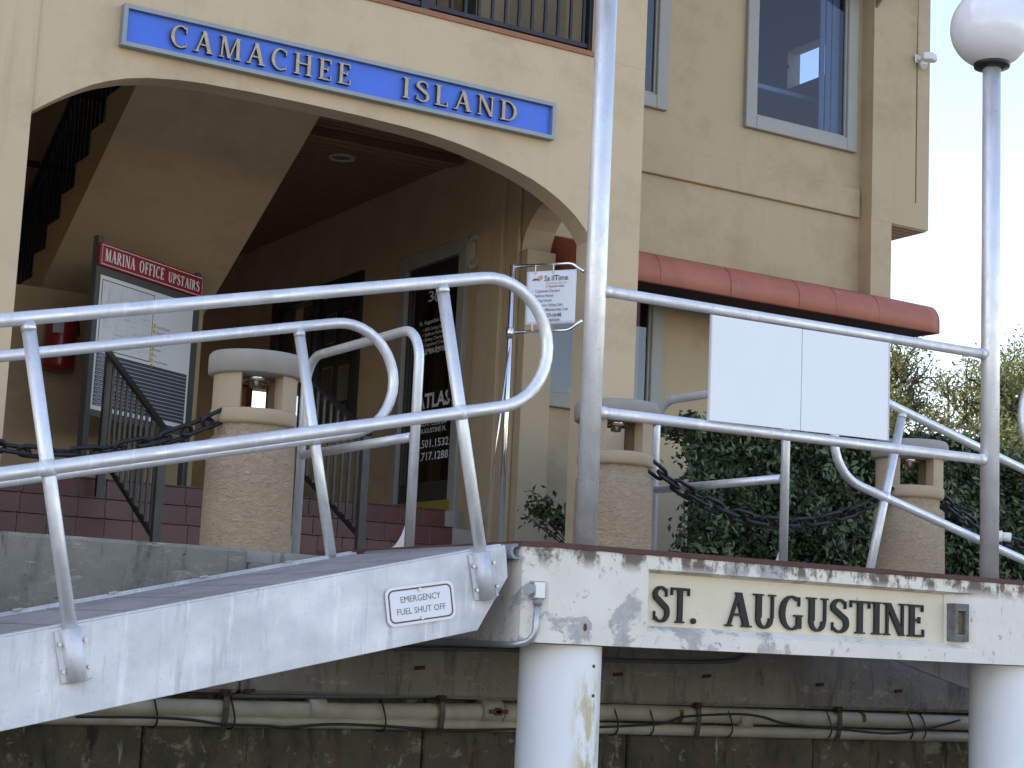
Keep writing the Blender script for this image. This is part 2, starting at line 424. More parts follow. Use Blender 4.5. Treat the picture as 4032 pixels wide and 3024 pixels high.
def watermat():
    m, nt, b = base_nodes('water'); b.inputs['Base Color'].default_value = (.03, .05, .05, 1); b.inputs['Roughness'].default_value = .08
    bump(nt, b, noise(nt, coords(nt), 1.3, 4, .55), .35, .3)
watermat()
def ground():
    m, nt, b = base_nodes('lawn'); b.inputs['Roughness'].default_value = .95
    nt.links.new(mix(nt, ramp(nt, noise(nt, coords(nt), .2, 6), .4, .65), (.08, .09, .035), (.14, .12, .07)), b.inputs['Base Color'])
ground()
plain('roof_tile', (.28, .13, .08), .8)

# ------------------------------------------------------------------ lettering
FONT_CACHE = {}
def text_part(s, size, org, right, up, mat, name, parent, depth=.0012, width=1.0, bold=0.0, align='LEFT', shear=0):
    """flat print: default face, laid on the plane org+right+up"""
    cu_ = bpy.data.curves.new('t', 'FONT'); cu_.body = s; cu_.size = 1; cu_.resolution_u = 2; cu_.offset = bold; cu_.align_x = align; cu_.shear = shear
    ob = bpy.data.objects.new('t', cu_)
    me0 = bpy.data.meshes.new_from_object(ob)
    right, up, org = Vector(right), Vector(up), Vector(org); nrm = right.cross(up)
    mb = MB()
    mb.add([org + right * (v.co.x * size * width) + up * (v.co.y * size) + nrm * depth for v in me0.vertices], [tuple(p.vertices) for p in me0.polygons])
    bpy.data.objects.remove(ob); bpy.data.curves.remove(cu_); bpy.data.meshes.remove(me0)
    return mb.build(name, mat, parent)

def serif(ch, W=.135, T=.055):
    """quads of a roman capital, cap height 1 -> (list of polygons, advance width)"""
    P = []; sf, so = .05, .075
    def rect(x0, x1, y0, y1): P.append([(x0, y0), (x1, y0), (x1, y1), (x0, y1)])
    def ser(x, y, w): rect(x - w / 2 - so, x + w / 2 + so, y if y < .5 else y - sf, y + sf if y < .5 else y)
    def stem(x, w, s0=True, s1=True):
        rect(x - w / 2, x + w / 2, 0, 1)
        if s0: ser(x, 0, w)
        if s1: ser(x, 1, w)
    def diag(x0, y0, x1, y1, w): P.append([(x0 - w / 2, y0), (x0 + w / 2, y0), (x1 + w / 2, y1), (x1 - w / 2, y1)])
    def arc(cx, cyy, rx, ry, a0, a1, n=14, wt=W, wn=T):
        for i in range(n):
            a, b = R(a0 + (a1 - a0) * i / n), R(a0 + (a1 - a0) * (i + 1) / n)
            P.append([(cx + rx * math.cos(a), cyy + ry * math.sin(a)), (cx + rx * math.cos(b), cyy + ry * math.sin(b)),
                      (cx + (rx - wt) * math.cos(b), cyy + (ry - wn) * math.sin(b)), (cx + (rx - wt) * math.cos(a), cyy + (ry - wn) * math.sin(a))])
    def bar(x0, x1, y, h=.2, end=True):
        rect(x0, x1, y - T / 2, y + T / 2)
        if end: P.append([(x1 - .015, y - h / 2), (x1 + .03, y - h / 2), (x1 + .03, y + h / 2), (x1 - .015, y + h / 2)])
    w = .7
    if ch == 'I': stem(.17, W); w = .34
    elif ch == 'L':
        stem(.17, W); rect(.17, .56, 0, T); rect(.54, .59, 0, .24); w = .64
    elif ch in 'EF':
        stem(.17, W, True, True); rect(.17, .54, 1 - T, 1); rect(.52, .565, .78, 1); bar(.17, .42, .52, .2)
        if ch == 'E': rect(.17, .57, 0, T); rect(.555, .60, 0, .24)
        w = .64 if ch == 'E' else .6
    elif ch == 'T':
        stem(.36, W, True, False); rect(.03, .69, 1 - T, 1); rect(.02, .065, .78, 1); rect(.655, .70, .78, 1); w = .72
    elif ch == 'H':
        stem(.17, W); stem(.68, W); rect(.17, .68, .5, .5 + T); w = .85
    elif ch == 'A':
        diag(.10, 0, .40, 1, T * 1.2); diag(.66, 0, .39, 1, W * 1.15); rect(.20, .56, .32, .32 + T); ser(.10, 0, T); ser(.66, 0, W); w = .78
    elif ch == 'M':
        diag(.13, 0, .17, 1, T * 1.1); diag(.46, 0, .20, 1, W); diag(.46, 0, .75, 1, T); diag(.82, 0, .79, 1, W); ser(.13, 0, T); ser(.82, 0, W); rect(.05, .25, 1 - sf, 1); rect(.72, .92, 1 - sf, 1); w = .96
    elif ch == 'N':
        rect(.12, .12 + T, 0, 1); diag(.68, 0, .17, 1, W * 1.1); rect(.66, .66 + T, 0, 1); ser(.145, 0, T); ser(.69, 1, T); rect(.03, .22, 1 - sf, 1); w = .82
    elif ch == 'U':
        rect(.13, .13 + W, .3, 1); rect(.62, .62 + T, .3, 1); arc(.40, .3, .275, .32, 180, 360, wt=W * .8, wn=.08); ser(.2, 1, W); ser(.645, 1, T); w = .8
    elif ch in 'CG':
        arc(.44, .5, .40, .52, 52, 308); rect(.655, .70, .70, .98)
        if ch == 'C': rect(.66, .70, .04, .22)
        else: rect(.60, .60 + W * .9, .04, .42); rect(.52, .80, .40, .40 + sf)
        w = .78 if ch == 'C' else .84
    elif ch == 'O': arc(.44, .5, .41, .52, 0, 360, 26); w = .88
    elif ch == 'D': stem(.17, W); rect(.17, .35, 0, T); rect(.17, .35, 1 - T, 1); arc(.34, .5, .44, .5, -90, 90); w = .84
    elif ch in 'PR':
        stem(.17, W); rect(.17, .36, 1 - T, 1); rect(.17, .36, .46, .46 + T); arc(.35, .73, .27, .27, -90, 90)
        if ch == 'R': diag(.66, 0, .36, .47, W); rect(.58, .78, 0, sf); w = .78
        else: w = .66
    elif ch == 'S':
        pts = []
        for i in range(19):
            a = R(30 + 240 * i / 18); pts.append((.30 + .22 * math.cos(a), .755 + .225 * math.sin(a)))
        low = []
        for i in range(19):
            a = R(90 - 240 * i / 18); low.append((.30 + .24 * math.cos(a), .265 + .245 * math.sin(a)))
        pts = pts[:13] + low[4:]
        for i in range(len(pts) - 1):
            def wd(j): t = j / (len(pts) - 1); return T * .9 + (W * 1.05 - T) * math.exp(-((t - .5) / .24) ** 2)
            q = []
            for j in (i, i + 1):
                a = Vector(pts[max(j - 1, 0)]); b = Vector(pts[min(j + 1, len(pts) - 1)]); d = (b - a).normalized(); nn = Vector((-d.y, d.x)); p = Vector(pts[j]); h = wd(j) / 2
                q.append((p + nn * h, p - nn * h))
            P.append([tuple(q[0][0]), tuple(q[0][1]), tuple(q[1][1]), tuple(q[1][0])])
        rect(.475, .515, .72, .95); rect(.05, .09, .05, .30); w = .60
    elif ch == '.': arc(.10, .075, .085, .085, 0, 360, 12, .085, .085); w = .26
    elif ch == ' ': w = .5
    return P, w

def serif_word(s, H, org, right, up, mat, parent, depth, spacing=.12, widths=1.0, name='letter', Wt=.135, T=.055, each=True, total=None):
    right, up, org = Vector(right), Vector(up), Vector(org); nrm = right.cross(up)
    adv = [serif(c, Wt, T)[1] for c in s]
    if total: widths = total / H / (sum(adv) + spacing * (len(s) - 1))
    x = 0; mb = MB(); out = []
    for c, a in zip(s, adv):
        polys, _ = serif(c, Wt, T)
        if each: mb = MB()
        for i, q in enumerate(polys):
            d = depth + .00025 * (i % 7)
            mb.prism([org + right * ((x + px) * H * widths) + up * (py * H) for (px, py) in q], nrm * d)
        if each and polys: out.append(mb.build(name, mat, parent))
        x += a + spacing
    if not each: out.append(mb.build(name, mat, parent))
    return out

# ================================================================== SETTING
GZ = .40        # promenade level
wm = MB(); wm.box(-400, 400, -400, 8.05, -3.2, -2.2); tag(wm.build('water', 'water', base=(0, 0, -2.2)), kind='structure')
gm = MB(); gm.box(-400, 700, 8.35, 900, -2.9, GZ - .01); tag(gm.build('ground', 'lawn', base=(0, 20, GZ)), kind='structure')
pv = MB(); pv.box(-12, 26, 8.02, 17.5, GZ - .25, GZ); tag(pv.build('promenade', 'paving', base=(0, 10, GZ)), kind='structure')
dk = MB(); dk.bbox(-24, 30, -3.5, 3.0, -2.6, -1.62, .03); dk.bbox(-10, -4.4, 3.01, 7.7, -2.6, -1.62, .03); dk.bbox(13.6, 19, 3.01, 7.7, -2.6, -1.62, .03); tag(dk.build('floating_dock', 'dock_concrete', base=(0, 0, -1.62)), kind='structure')
# ================================================================== SEAWALL
sw = thing('seawall', 'weathered grey concrete seawall behind the gangway with stained lower panels', 'wall', (3, 8.0, -2.2))
c = MB(); c.bbox(-12, 3.28, 7.90, 8.30, -.285, GZ + .002, .018); c.bbox(3.285, 9.0, 7.90, 8.30, -.285, GZ - .06, .018); c.bbox(9.005, 22, 7.90, 8.30, -.285, GZ + .002, .018); c.build('cap_beam', 'seawall_cap', sw)
xs = [-8, -5, -2.2, .3, 2.86, 4.35, 5.62, 6.95, 8.6, 11, 14, 18, 22]
for a, b in zip(xs[:-1], xs[1:]):
    w = MB(); w.bbox(a + .006, b - .006, 8.02 + random.uniform(-.006, .006), 8.30, -3.1, -.287, .008); w.build('wall_panel', 'seawall_low', sw)
# ================================================================== PLATFORM
ST = .42; SB = .015
pl = thing('concrete_platform', 'white painted concrete landing platform lettered ST. AUGUSTINE with peeling paint', 'platform', (5.2, 6.0, SB))
x0p, x1p = 3.71, 6.80
def outline(z, ins=0): return [(x0p + ins, 6.075, z), (3.795, 6.0 + ins, z), (6.715, 6.0 + ins, z), (x1p - ins, 6.075, z), (x1p - ins, 8.05, z), (x0p + ins, 8.05, z)]
pa = at(2555, 2243, Y=6.0); pb = at(3736, 2562, Y=6.0); RX0, RX1 = pa.x, at(3845, 2560, Y=6.0).x; RZ1, RZ0 = pa.z + .002, at(2546, 2490, Y=6.0).z
bm_ = MB()
o_, i_ = [(3.795, 6.0, SB), (6.715, 6.0, SB), (6.715, 6.0, ST - .022), (3.795, 6.0, ST - .022)], [(RX0, 6.0, RZ0), (RX1, 6.0, RZ0), (RX1, 6.0, RZ1), (RX0, 6.0, RZ1)]
dp = .05
k_ = [(RX0 + .008, 6.0 + dp, RZ0 + .028), (RX1 - .165, 6.0 + dp, RZ0 + .028), (RX1 - .165, 6.0 + dp, RZ1 - .012), (RX0 + .008, 6.0 + dp, RZ1 - .012)]
bm_.add(o_ + i_ + k_, [(0, 1, 5, 4), (1, 2, 6, 5), (2, 3, 7, 6), (3, 0, 4, 7), (4, 5, 9, 8), (5, 6, 10, 9), (6, 7, 11, 10), (7, 4, 8, 11)])
lo, hi = outline(SB), outline(ST - .022)
bm_.add(lo + hi, [(0, 1, 7, 6), (2, 3, 9, 8), (3, 4, 10, 9), (4, 5, 11, 10), (5, 0, 6, 11), (0, 5, 4, 3, 2, 1), (6, 7, 8, 9, 10, 11)])
bm_.build('edge_beam', 'peeling_paint', pl)
ip = MB(); ip.box(RX0 - .05, RX1 + .02, 6.0 + dp + .002, 6.0 + dp + .03, RZ0, RZ1); ip.build('inset_panel', 'cream_panel', pl)
rt = MB(); rt.prism(outline(ST - .0215, -.008), (0, 0, .0215)); rt.build('red_top', 'red_trim', pl)
l0 = at(2567, 2446, Y=6.045); l1 = at(3640, 2510, Y=6.045)
serif_word('ST.', .148, (l0.x, 6.05, l0.z - .001), (1, 0, 0), (0, 0, 1), 'black_letter', pl, .012, .06, Wt=.17, T=.07, total=at(2745, 2460, Y=6.045).x - l0.x)
a0 = at(2855, 2465, Y=6.045)
serif_word('AUGUSTINE', .148, (a0.x, 6.05, l0.z - .003), (1, 0, 0), (0, 0, 1), 'black_letter', pl, .012, .05, Wt=.17, T=.07, total=l1.x - a0.x)
# electrical box let into the right end of the panel
ebc = at(3783, 2452, Y=6.0); eb = thing('recessed_socket_box', 'small weathered grey recessed box at right end of the lettered panel', 'box', (ebc.x, 6.02, ebc.z - .09))
q = MB(); hx, hz = .045, .088
q.add([(ebc.x + i * hx, 5.992, ebc.z + k * hz) for i, k in ((-1, -1), (1, -1), (1, 1), (-1, 1))] + [(ebc.x + i * hx * .55, 5.992, ebc.z + k * hz * .62) for i, k in ((-1, -1), (1, -1), (1, 1), (-1, 1))] + [(ebc.x + i * hx * .5, 6.02, ebc.z + k * hz * .58) for i, k in ((-1, -1), (1, -1), (1, 1), (-1, 1))] + [(ebc.x + i * hx, 6.05, ebc.z + k * hz) for i, k in ((-1, -1), (1, -1), (1, 1), (-1, 1))],
      [(0, 1, 5, 4), (1, 2, 6, 5), (2, 3, 7, 6), (3, 0, 4, 7), (4, 5, 9, 8), (5, 6, 10, 9), (6, 7, 11, 10), (7, 4, 8, 11), (8, 9, 10, 11), (0, 12, 13, 1), (1, 13, 14, 2), (2, 14, 15, 3), (3, 15, 12, 0)])
q.build('housing', 'rusty_housing', eb)
q = MB(); q.box(ebc.x - .022, ebc.x + .022, 6.012, 6.018, ebc.z - .048, ebc.z + .05); q.build('corroded_plate', 'corroded', eb)
# rust weep hole
for (px, py, rr) in ((2304, 2470, .011),):
    h = at(px, py, Y=5.999); wq = MB(); wq.lathe([(0, 0), (rr, 0)], (0, 0, 0), 12); wq.v = [(h.x + v[0] * .8, 5.998, h.z + v[1] * 1.5) for v in wq.v]; wq.build('rusty_hole', 'rust', pl)
# piles
def pile(px, label):
    c = at(px, 2560, Y=6.21); c.z = -3.0
    t = thing('pile', label, 'piling', c, 'white piles under the landing platform')
    m = MB(); m.lathe([(.172, 0), (.172, 3.0 + SB - .004)], (c.x, c.y, -3.0), 48); o = m.build('shaft', 'pile_white', t)
    # object origin near water line so that the stain sits on the upper shaft
    o.location.z = 2.0; o.data.transform(Matrix.Translation((0, 0, -2.0)))
    b = MB()
    for dz in (-.10, -.30):
        for an in (-110, -60): b.lathe([(0, .004), (.006, .003), (.007, 0)], (0, 0, 0), 8)
    b.v = []; b.f = []; b.sm = []
    for (an, z) in ((-70, -.07), (-69, -.19)):
        a = R(an); p = Vector((c.x + .172 * math.cos(a), c.y + .172 * math.sin(a), z)); d = Vector((math.cos(a), math.sin(a), 0))
        b.tube([p - d * .004, p + d * .004], .007, 8)
    b.build('rivets', 'rust', t)
    return t
pile(2208, 'white round piling with a tan stain under the left platform corner')
pile(3958, 'clean white round piling under the right platform corner')

# ================================================================== GANGWAYS
def gangway(name, label, O, th, sgn, length, posts, near_label):
    e = Vector((math.cos(th) * sgn, 0, -math.sin(th))); n = Vector((math.sin(th) * sgn, 0, math.cos(th)))   # e runs down the ramp, away from the platform
    Y0, Y1 = 6.1, 7.5
    t = thing(name, label, 'gangway', (O[0], Y0, O[1]))
    def P(s, h, y): v = Vector((O[0], 0, O[1])) + e * s + n * h; return Vector((v.x, y, v.z))
    for (ya, yb) in ((Y0, Y0 + .035), (Y1 - .035, Y1)):
        m = MB(); m.prism([P(s, h, ya) for s, h in ((0, 0), (.0, -.03), (.01, -.13), (.185, -.315), (length, -.315), (length, 0))], (0, yb - ya, 0)); o = m.build('side_beam', 'alu_beam', t, bevel=.003)
        m = MB(); m.prism([P(.02, .001, ya + .003), P(length, .001, ya + .003), P(length, .007, ya + .003), P(.02, .007, ya + .003)], (0, .05, 0)); m.build('top_flange', 'alu_beam', o)
    w = .295; s = .03
    while s < length - .3:
        m = MB(); a = [P(s + .010, -.006, Y0 + .06), P(s + w - .010, -.006, Y0 + .06), P(s + w - .010, -.03, Y0 + .06), P(s + .010, -.03, Y0 + .06)]
        m.prism(a, (0, Y1 - Y0 - .12, 0)); m.build('deck_plank', 'alu_deck', t); s += w
    m = MB(); s = .3
    while s < length: m.prism([P(s, -.031, Y0 + .035), P(s + .06, -.031, Y0 + .035), P(s + .06, -.2, Y0 + .035), P(s, -.2, Y0 + .035)], (0, Y1 - Y0 - .07, 0)); s += .9
    m.build('cross_member', 'alu_beam', t)
    # flange clips along the far edge
    m = MB(); s = .35
    while s < length: c = P(s, .012, Y1 - .03); m.obox(c, e, (0, 1, 0), n, .02, .012, .004, .001); s += .42
    m.build('flange_clips', 'steel_bolt', t)
    HT, HM = 1.087, .555; rad = (HT - HM) / 2
    for y, lab in ((Y0 - .012, 'near'), (Y1 - .02, 'far')):
        path = [P(length, HT, y), P(length * .5, HT, y), P(.05, HT, y)]
        for k in range(0, 19):
            a = math.pi / 2 + math.pi * k / 18
            path.append(P(-.07 + rad * math.cos(a), (HT + HM) / 2 + rad * math.sin(a), y))
        path += [P(.05, HM, y), P(length * .5, HM, y), P(length, HM, y)]
        m = MB(); m.tube(path, .0255, 16); rl = m.build('hand_rail', 'alu_tube', t)
        for s in posts:
            m = MB(); m.tube([P(s, -.16, y), P(s, HT - .012, y)], .0255, 16); po = m.build('post', 'alu_tube', t)
            m = MB(); m.tube([P(s, HT - .045, y), P(s, HT - .022, y)], .0272, 16); m.build('weld', 'alu_tube', po); m = MB(); m.tube([P(s, HM - .03, y), P(s, HM + .03, y)], .0268, 16); m.build('weld', 'alu_tube', po)
            if y < Y0 + .1:
                m = MB(); m.tube([P(s, -.20, y), P(s, -.01, y)], .0365, 20); m.obox(P(s, -.105, y + .006), e, (0, 1, 0), n, .056, .005, .092, .002); sl = m.build('sleeve', 'alu_beam', po)
                for hh in (-.06, -.155):
                    for ss in (-.047, .047):
                        m = MB(); c = P(s + ss, hh, y - .004); m.tube([c, c + Vector((0, -.010, 0))], .0075, 6); m.build('bolt', 'steel_bolt', po)
    return t, P
TH = R(12.8)
gl, GP = gangway('gangway', 'bright aluminium gangway with tube handrails ramping up from left to the platform', (3.64, .40), TH, -1, 9.0, (.125, 1.81, 3.5, 5.2, 6.9, 8.6), '')
gr, GP2 = gangway('gangway', 'right hand aluminium gangway sloping down behind the globe lamp post', (6.72, .427), R(14.3), 1, 8.1, (.125, 1.81, 3.5, 5.2, 6.9), '')
# hinge pipe between gangway and platform
m = MB(); hc = at(2027, 2172, Y=6.12)
m.lathe([(.020, 0), (.033, 0), (.033, .0), (.033, 1.35), (.020, 1.35), (.020, 0)], (0, 0, 0), 24); m.v = [(hc.x + v[0], 6.10 + v[2], hc.z + v[1]) for v in m.v]
tag(m.build('hinge_pipe', 'pvc_grey', base=(hc.x, 6.1, hc.z)), 'short hollow metal hinge pipe between gangway end and platform corner', 'pipe')

# emergency sign
es = thing('emergency_sign', 'white EMERGENCY FUEL SHUT OFF plate bolted to gangway side', 'sign', GP(.43, -.235, 6.095))
ex_ = Vector((math.cos(TH), 0, math.sin(TH))); nn_ = Vector((-math.sin(TH), 0, math.cos(TH)))
def rrect(c, ax, ay, hx, hy, r, k=6):
    out = []
    for (sx, sy, a0) in ((1, 1, 0), (-1, 1, 90), (-1, -1, 180), (1, -1, 270)):
        for i in range(k + 1):
            a = R(a0 + 90 * i / k); out.append(Vector(c) + ax * (sx * (hx - r) + r * math.cos(a)) + ay * (sy * (hy - r) + r * math.sin(a)))
    return out
ce = GP(.425, -.165, 6.093); tw = R(-3.0)
ax = ex_ * math.cos(tw) + nn_ * math.sin(tw); ay = -ex_ * math.sin(tw) + nn_ * math.cos(tw)
m = MB(); m.prism(rrect(ce, ax, ay, .152, .076, .03), (0, -.003, 0)); m.build('plate', 'sign_white', es)
oa, ob = rrect(ce + Vector((0, -.0042, 0)), ax, ay, .141, .065, .024), rrect(ce + Vector((0, -.0042, 0)), ax, ay, .135, .059, .019)
m = MB(); nq = len(oa); m.add(oa + ob, [(i, (i + 1) % nq, (i + 1) % nq + nq, i + nq) for i in range(nq)]); m.build('border', 'sign_brown', es)
for s_, dy in (('EMERGENCY', .012), ('FUEL SHUT OFF', -.034)):
    text_part(s_, .035, ce + ay * dy + Vector((0, -.003, 0)), ax, ay, 'ink_grey', 'lettering', es, .0012, .9, .0, 'CENTER')
for dy in (.055, -.055):
    m = MB(); c_ = ce + ay * dy + Vector((0, -.004, 0)); m.tube([c_, c_ + Vector((0, -.004, 0))], .008, 10); m.build('bolt', 'steel_bolt', es)

# ================================================================== PLATFORM RAILS, LAMPS
p1 = at(2306, 2140, Y=6.12); p2 = at(3895, 2265, Y=6.12)
def lamp_post(c, label):
    t = thing('globe_lamp', label, 'lamp post', (c.x, 6.12, ST), 'globe lamp posts on the platform')
    gz = at(3907, 112, Y=6.12).z
    m = MB(); m.tube([(c.x, 6.12, ST), (c.x, 6.12, 1.8), (c.x, 6.12, gz - .205)], .0455, 24); m.build('post', 'alu_tube', t)
    m = MB(); m.lathe([(.05, -.215), (.088, -.208), (.092, -.192), (.082, -.168), (.04, -.166)], (c.x, 6.12, gz), 28); m.build('collar', 'iron', t)
    m = MB(); pr = [(.208 * math.cos(R(a)), .208 * math.sin(R(a))) for a in range(-68, 91, 6)]; pr[-1] = (0.0005, .208); m.lathe(pr, (c.x, 6.12, gz), 48); m.build('globe', 'globe_white', t)
    return t
lp1 = lamp_post(p1, 'tall aluminium lamp pole at the left platform corner rising out of view')
lp2 = lamp_post(p2, 'white globe lamp on aluminium pole at the right platform corner')
fr = thing('platform_front_rail', 'two horizontal aluminium rails spanning between the two lamp poles', 'railing', ((p1.x + p2.x) / 2, 6.12, ST))
zt0, zt1 = at(2390, 1148, Y=6.12).z, at(3890, 1397, Y=6.12).z; zm0, zm1 = at(2376, 1625, Y=6.12).z, at(3890, 1812, Y=6.12).z
for z0, z1 in ((zt0, zt1), (zm0, zm1)):
    m = MB(); m.tube([(p1.x + .04, 6.12, z0), (p2.x - .04, 6.12, z1)], .0245, 16); o = m.build('rail', 'alu_tube', fr)
    m = MB(); m.tube([(p2.x - .075, 6.12, z1), (p2.x - .035, 6.12, z1)], .0275, 16); m.build('weld', 'alu_tube', o); m = MB(); m.tube([(p1.x + .075, 6.12, z0), (p1.x + .035, 6.12, z0)], .0275, 16); m.build('weld', 'alu_tube', o)
# two blank boards
bx0, bxm, bx1 = at(2795, 1400, Y=6.09).x, at(3156, 1400, Y=6.09).x, at(3500, 1400, Y=6.09).x
def bz(px, py): return at(px, py, Y=6.09).z
for a, b, lab in ((bx0, bxm - .002, 'left'), (bxm + .002, bx1, 'right')):
    f = lambda x, z0, z1: z0 + (z1 - z0) * (x - bx0) / (bx1 - bx0)
    zt = (bz(2795, 1238), bz(3500, 1350)); zb = (bz(2787, 1655), bz(3497, 1735))
    o = thing('blank_board', 'blank white board on the platform rail, %s one of the pair' % lab, 'board', ((a + b) / 2, 6.09, zb[0]), 'blank white boards on the rail')
    m = MB(); m.prism([(a, 6.086, f(a, *zb)), (b, 6.086, f(b, *zb)), (b, 6.086, f(b, *zt)), (a, 6.086, f(a, *zt))], (0, .007, 0)); m.build('panel', 'board_white', o, bevel=.0015)
    m = MB(); x_ = a - .0015 if lab == 'left' else b - .0035
    m.prism([(x_, 6.083, f(x_, *zb)), (x_ + .005, 6.083, f(x_, *zb)), (x_ + .005, 6.083, f(x_, *zt)), (x_, 6.083, f(x_, *zt))], (0, .013, 0)); m.build('edge_trim', 'board_edge', o)
# walkway side rails
def side_rail(X, ya, yb, label, gus):
    ya, yb = ya.y, yb.y
    t = thing('walkway_railing', label, 'railing', (X, (ya + yb) / 2, ST))
    zt, zm = 1.51, .972
    m = MB(); m.tube(fillet([(X, yb, ST), (X, yb, zt), (X, ya, zt), (X, ya, ST)], .17, 10), .0245, 16); m.build('hoop', 'alu_tube', t)
    m = MB(); m.tube([(X, ya + .02, zm), (X, yb - .02, zm)], .0245, 14); m.build('mid_rail', 'alu_tube', t)
    for y, s in ((ya, 1), (yb, 1)):
        m = MB(); pts = [(X, y + .018, ST), (X, y + .018, ST + .24)]
        for k in range(1, 9): a = R(90 * k / 8); pts.append((X, y + .018 + .20 * (1 - math.cos(a)) , ST + .24 - .225 * math.sin(a)))
        pts.append((X, y + .235, ST)); m.prism([Vector(p) - Vector((.004, 0, 0)) for p in pts], (.008, 0, 0)); m.build('gusset', 'white_paint', t)
side_rail(3.9, at(1632, 1750, X=3.9), at(1185, 1800, X=3.9), 'arched aluminium railing with white gussets beside the left bollard', True)
side_rail(6.2, at(3086, 2100, X=6.2), at(2573, 2050, X=6.2), 'arched aluminium railing behind the blank boards in front of hedge', True)

# push button station on the platform corner
pb_ = at(2090, 2322, Y=6.03); pbt = thing('push_button', 'small metal box with round grey push button on platform corner', 'switch', (pb_.x, 6.05, pb_.z - .06))
m = MB(); m.bbox(pb_.x + .0, pb_.x + .055, 6.0, 6.05, pb_.z - .036, pb_.z + .036, .005); m.build('box', 'conduit_metal', pbt)
m = MB(); m.tube([(pb_.x + .005, 6.02, pb_.z), (pb_.x - .028, 5.99, pb_.z), ], .016, 16); m.build('stem', 'conduit_metal', pbt)
m = MB(); m.tube([(pb_.x - .028, 5.99, pb_.z), (pb_.x - .046, 5.974, pb_.z)], .023, 18); m.build('button', 'pvc_grey', pbt)
m = MB(); m.tube([(pb_.x + .028, 6.02, pb_.z - .03), (pb_.x + .028, 6.02, pb_.z - .06)], .018, 14); m.build('fitting', 'pvc_grey', pbt)
m = MB(); m.tube(fillet([(pb_.x + .028, 6.02, pb_.z - .05), (pb_.x + .028, 6.03, pb_.z - .20), (pb_.x - .03, 6.10, pb_.z - .222), (pb_.x - .03, 7.9, pb_.z - .225)], .07, 8), .013, 12)
m.build('conduit', 'conduit_metal', pbt)

# ================================================================== PIPES ON THE SEAWALL
def hpipe(name, label, cat, pts, r, mat, grp=None):
    t = thing(name, label, cat, pts[len(pts) // 2], grp); m = MB(); m.tube(pts, r, 16); m.build('pipe', mat, t); return t
YP = 7.93
zu, zl = -.352, -.425
up = hpipe('utility_pipe', 'upper thick cream utility pipe clamped along the seawall', 'pipe', [(-6, YP, zu - .01), (3.9, YP, zu - .01), (5.5, YP, zu + .02), (9, YP, zu - .0)], .045, 'pvc', 'pipes along the seawall')
lw = hpipe('utility_pipe', 'lower thinner cream utility pipe clamped along the seawall', 'pipe', [(-6, YP - .005, zl - .01), (4.3, YP - .005, zl + .012), (9, YP - .005, zl - .012)], .031, 'pvc', 'pipes along the seawall')
for (x, r_) in ((1.0, 0), (3.65, 0), (4.75, 0), (6.3, 0)):
    m = MB(); m.tube([(x, YP, zu + (.0)), (x + .09, YP, zu + .0)], .0525, 18); m.build('coupling', 'pvc', up)
m = MB(); m.tube([(4.62, YP, zu + .012), (4.74, YP, zu + .014)], .056, 18); m.build('valve_body', 'pvc', up)
m = MB(); m.obox((4.70, YP - .062, zu + .01), (1, 0, 0), (0, 1, 0), (0, 0, 1), .055, .006, .011, .003); m.obox((4.70, YP - .06, zu + .01), (1, 0, 0), (0, 1, 0), (0, 0, 1), .02, .008, .02, .004); m.build('valve_handle', 'rust', up)
for (px, py) in ((2680, 2775), (3400, 2800)):
    c_ = at(px, py, Y=YP - .05); m = MB(); m.tube([(c_.x, YP, zu + .015), (c_.x + .028, YP, zu + .015)], .0465, 18); m.build('rust_ring', 'rust', up)
for px in (888, 1740, 2750, 3305):
    c_ = at(px, 2800, Y=YP - .05)
    t = thing('pipe_clamp', 'dark strap clamp holding the seawall pipes%s' % {888: ', leftmost', 1740: ' under the gangway end', 2750: ' below the platform lettering', 3305: ' near the right pile'}[px], 'clamp', (c_.x, YP, zl - .05), 'strap clamps on the seawall pipes')
    m = MB(); m.prism([(c_.x - .014, YP - .05, zu + .06), (c_.x - .014, YP - .058, zu), (c_.x - .014, YP - .045, zl), (c_.x - .014, YP - .03, zl - .045), (c_.x - .014, YP - .036, zl - .045), (c_.x - .014, YP - .052, zl), (c_.x - .014, YP - .064, zu), (c_.x - .014, YP - .056, zu + .06)], (.028, 0, 0)); m.build('strap', 'bronze_iron', t)
    m = MB(); m.bbox(c_.x - .02, c_.x + .02, YP - .06, YP + .0, zu + .05, zu + .085, .004); m.build('bracket', 'dark_rust', t)
for px in (615, 920, 1515, 2150 + 280, 2570, 2880, 3270, 3590, 3640):
    c_ = at(px, 2800, Y=YP - .05); m = MB()
    ring = [(c_.x + .01 * math.sin(2 * a), YP - .004 + .056 * math.cos(a), (zu + zl) / 2 + .012 + .078 * math.sin(a)) for a in [2 * math.pi * i / 20 for i in range(20)]]
    m.tube(ring, .0045, 6, closed=True); m.build('cable_tie', 'cable', up)
ctrl = [(300, 2822), (600, 2825), (760, 2835), (880, 2852), (1050, 2858), (1130, 2865), (1300, 2852), (1500, 2858), (1750, 2875), (2000, 2872), (2300, 2865), (2600, 2850), (2700, 2822), (2900, 2812), (3000, 2822), (3100, 2850), (3300, 2870), (3500, 2888), (3650, 2870), (3780, 2835)]
pts = [at(x, y, Y=YP - .06) for x, y in ctrl]
def smooth(pts, k=5):
    out = []
    for i in range(len(pts) - 1):
        a, b, c_, d = pts[max(i - 1, 0)], pts[i], pts[i + 1], pts[min(i + 2, len(pts) - 1)]
        for j in range(k):
            t = j / k; out.append(.5 * ((2 * b) + (c_ - a) * t + (2 * a - 5 * b + 4 * c_ - d) * t * t + (3 * b - a - 3 * c_ + d) * t ** 3))
    out.append(pts[-1]); return out
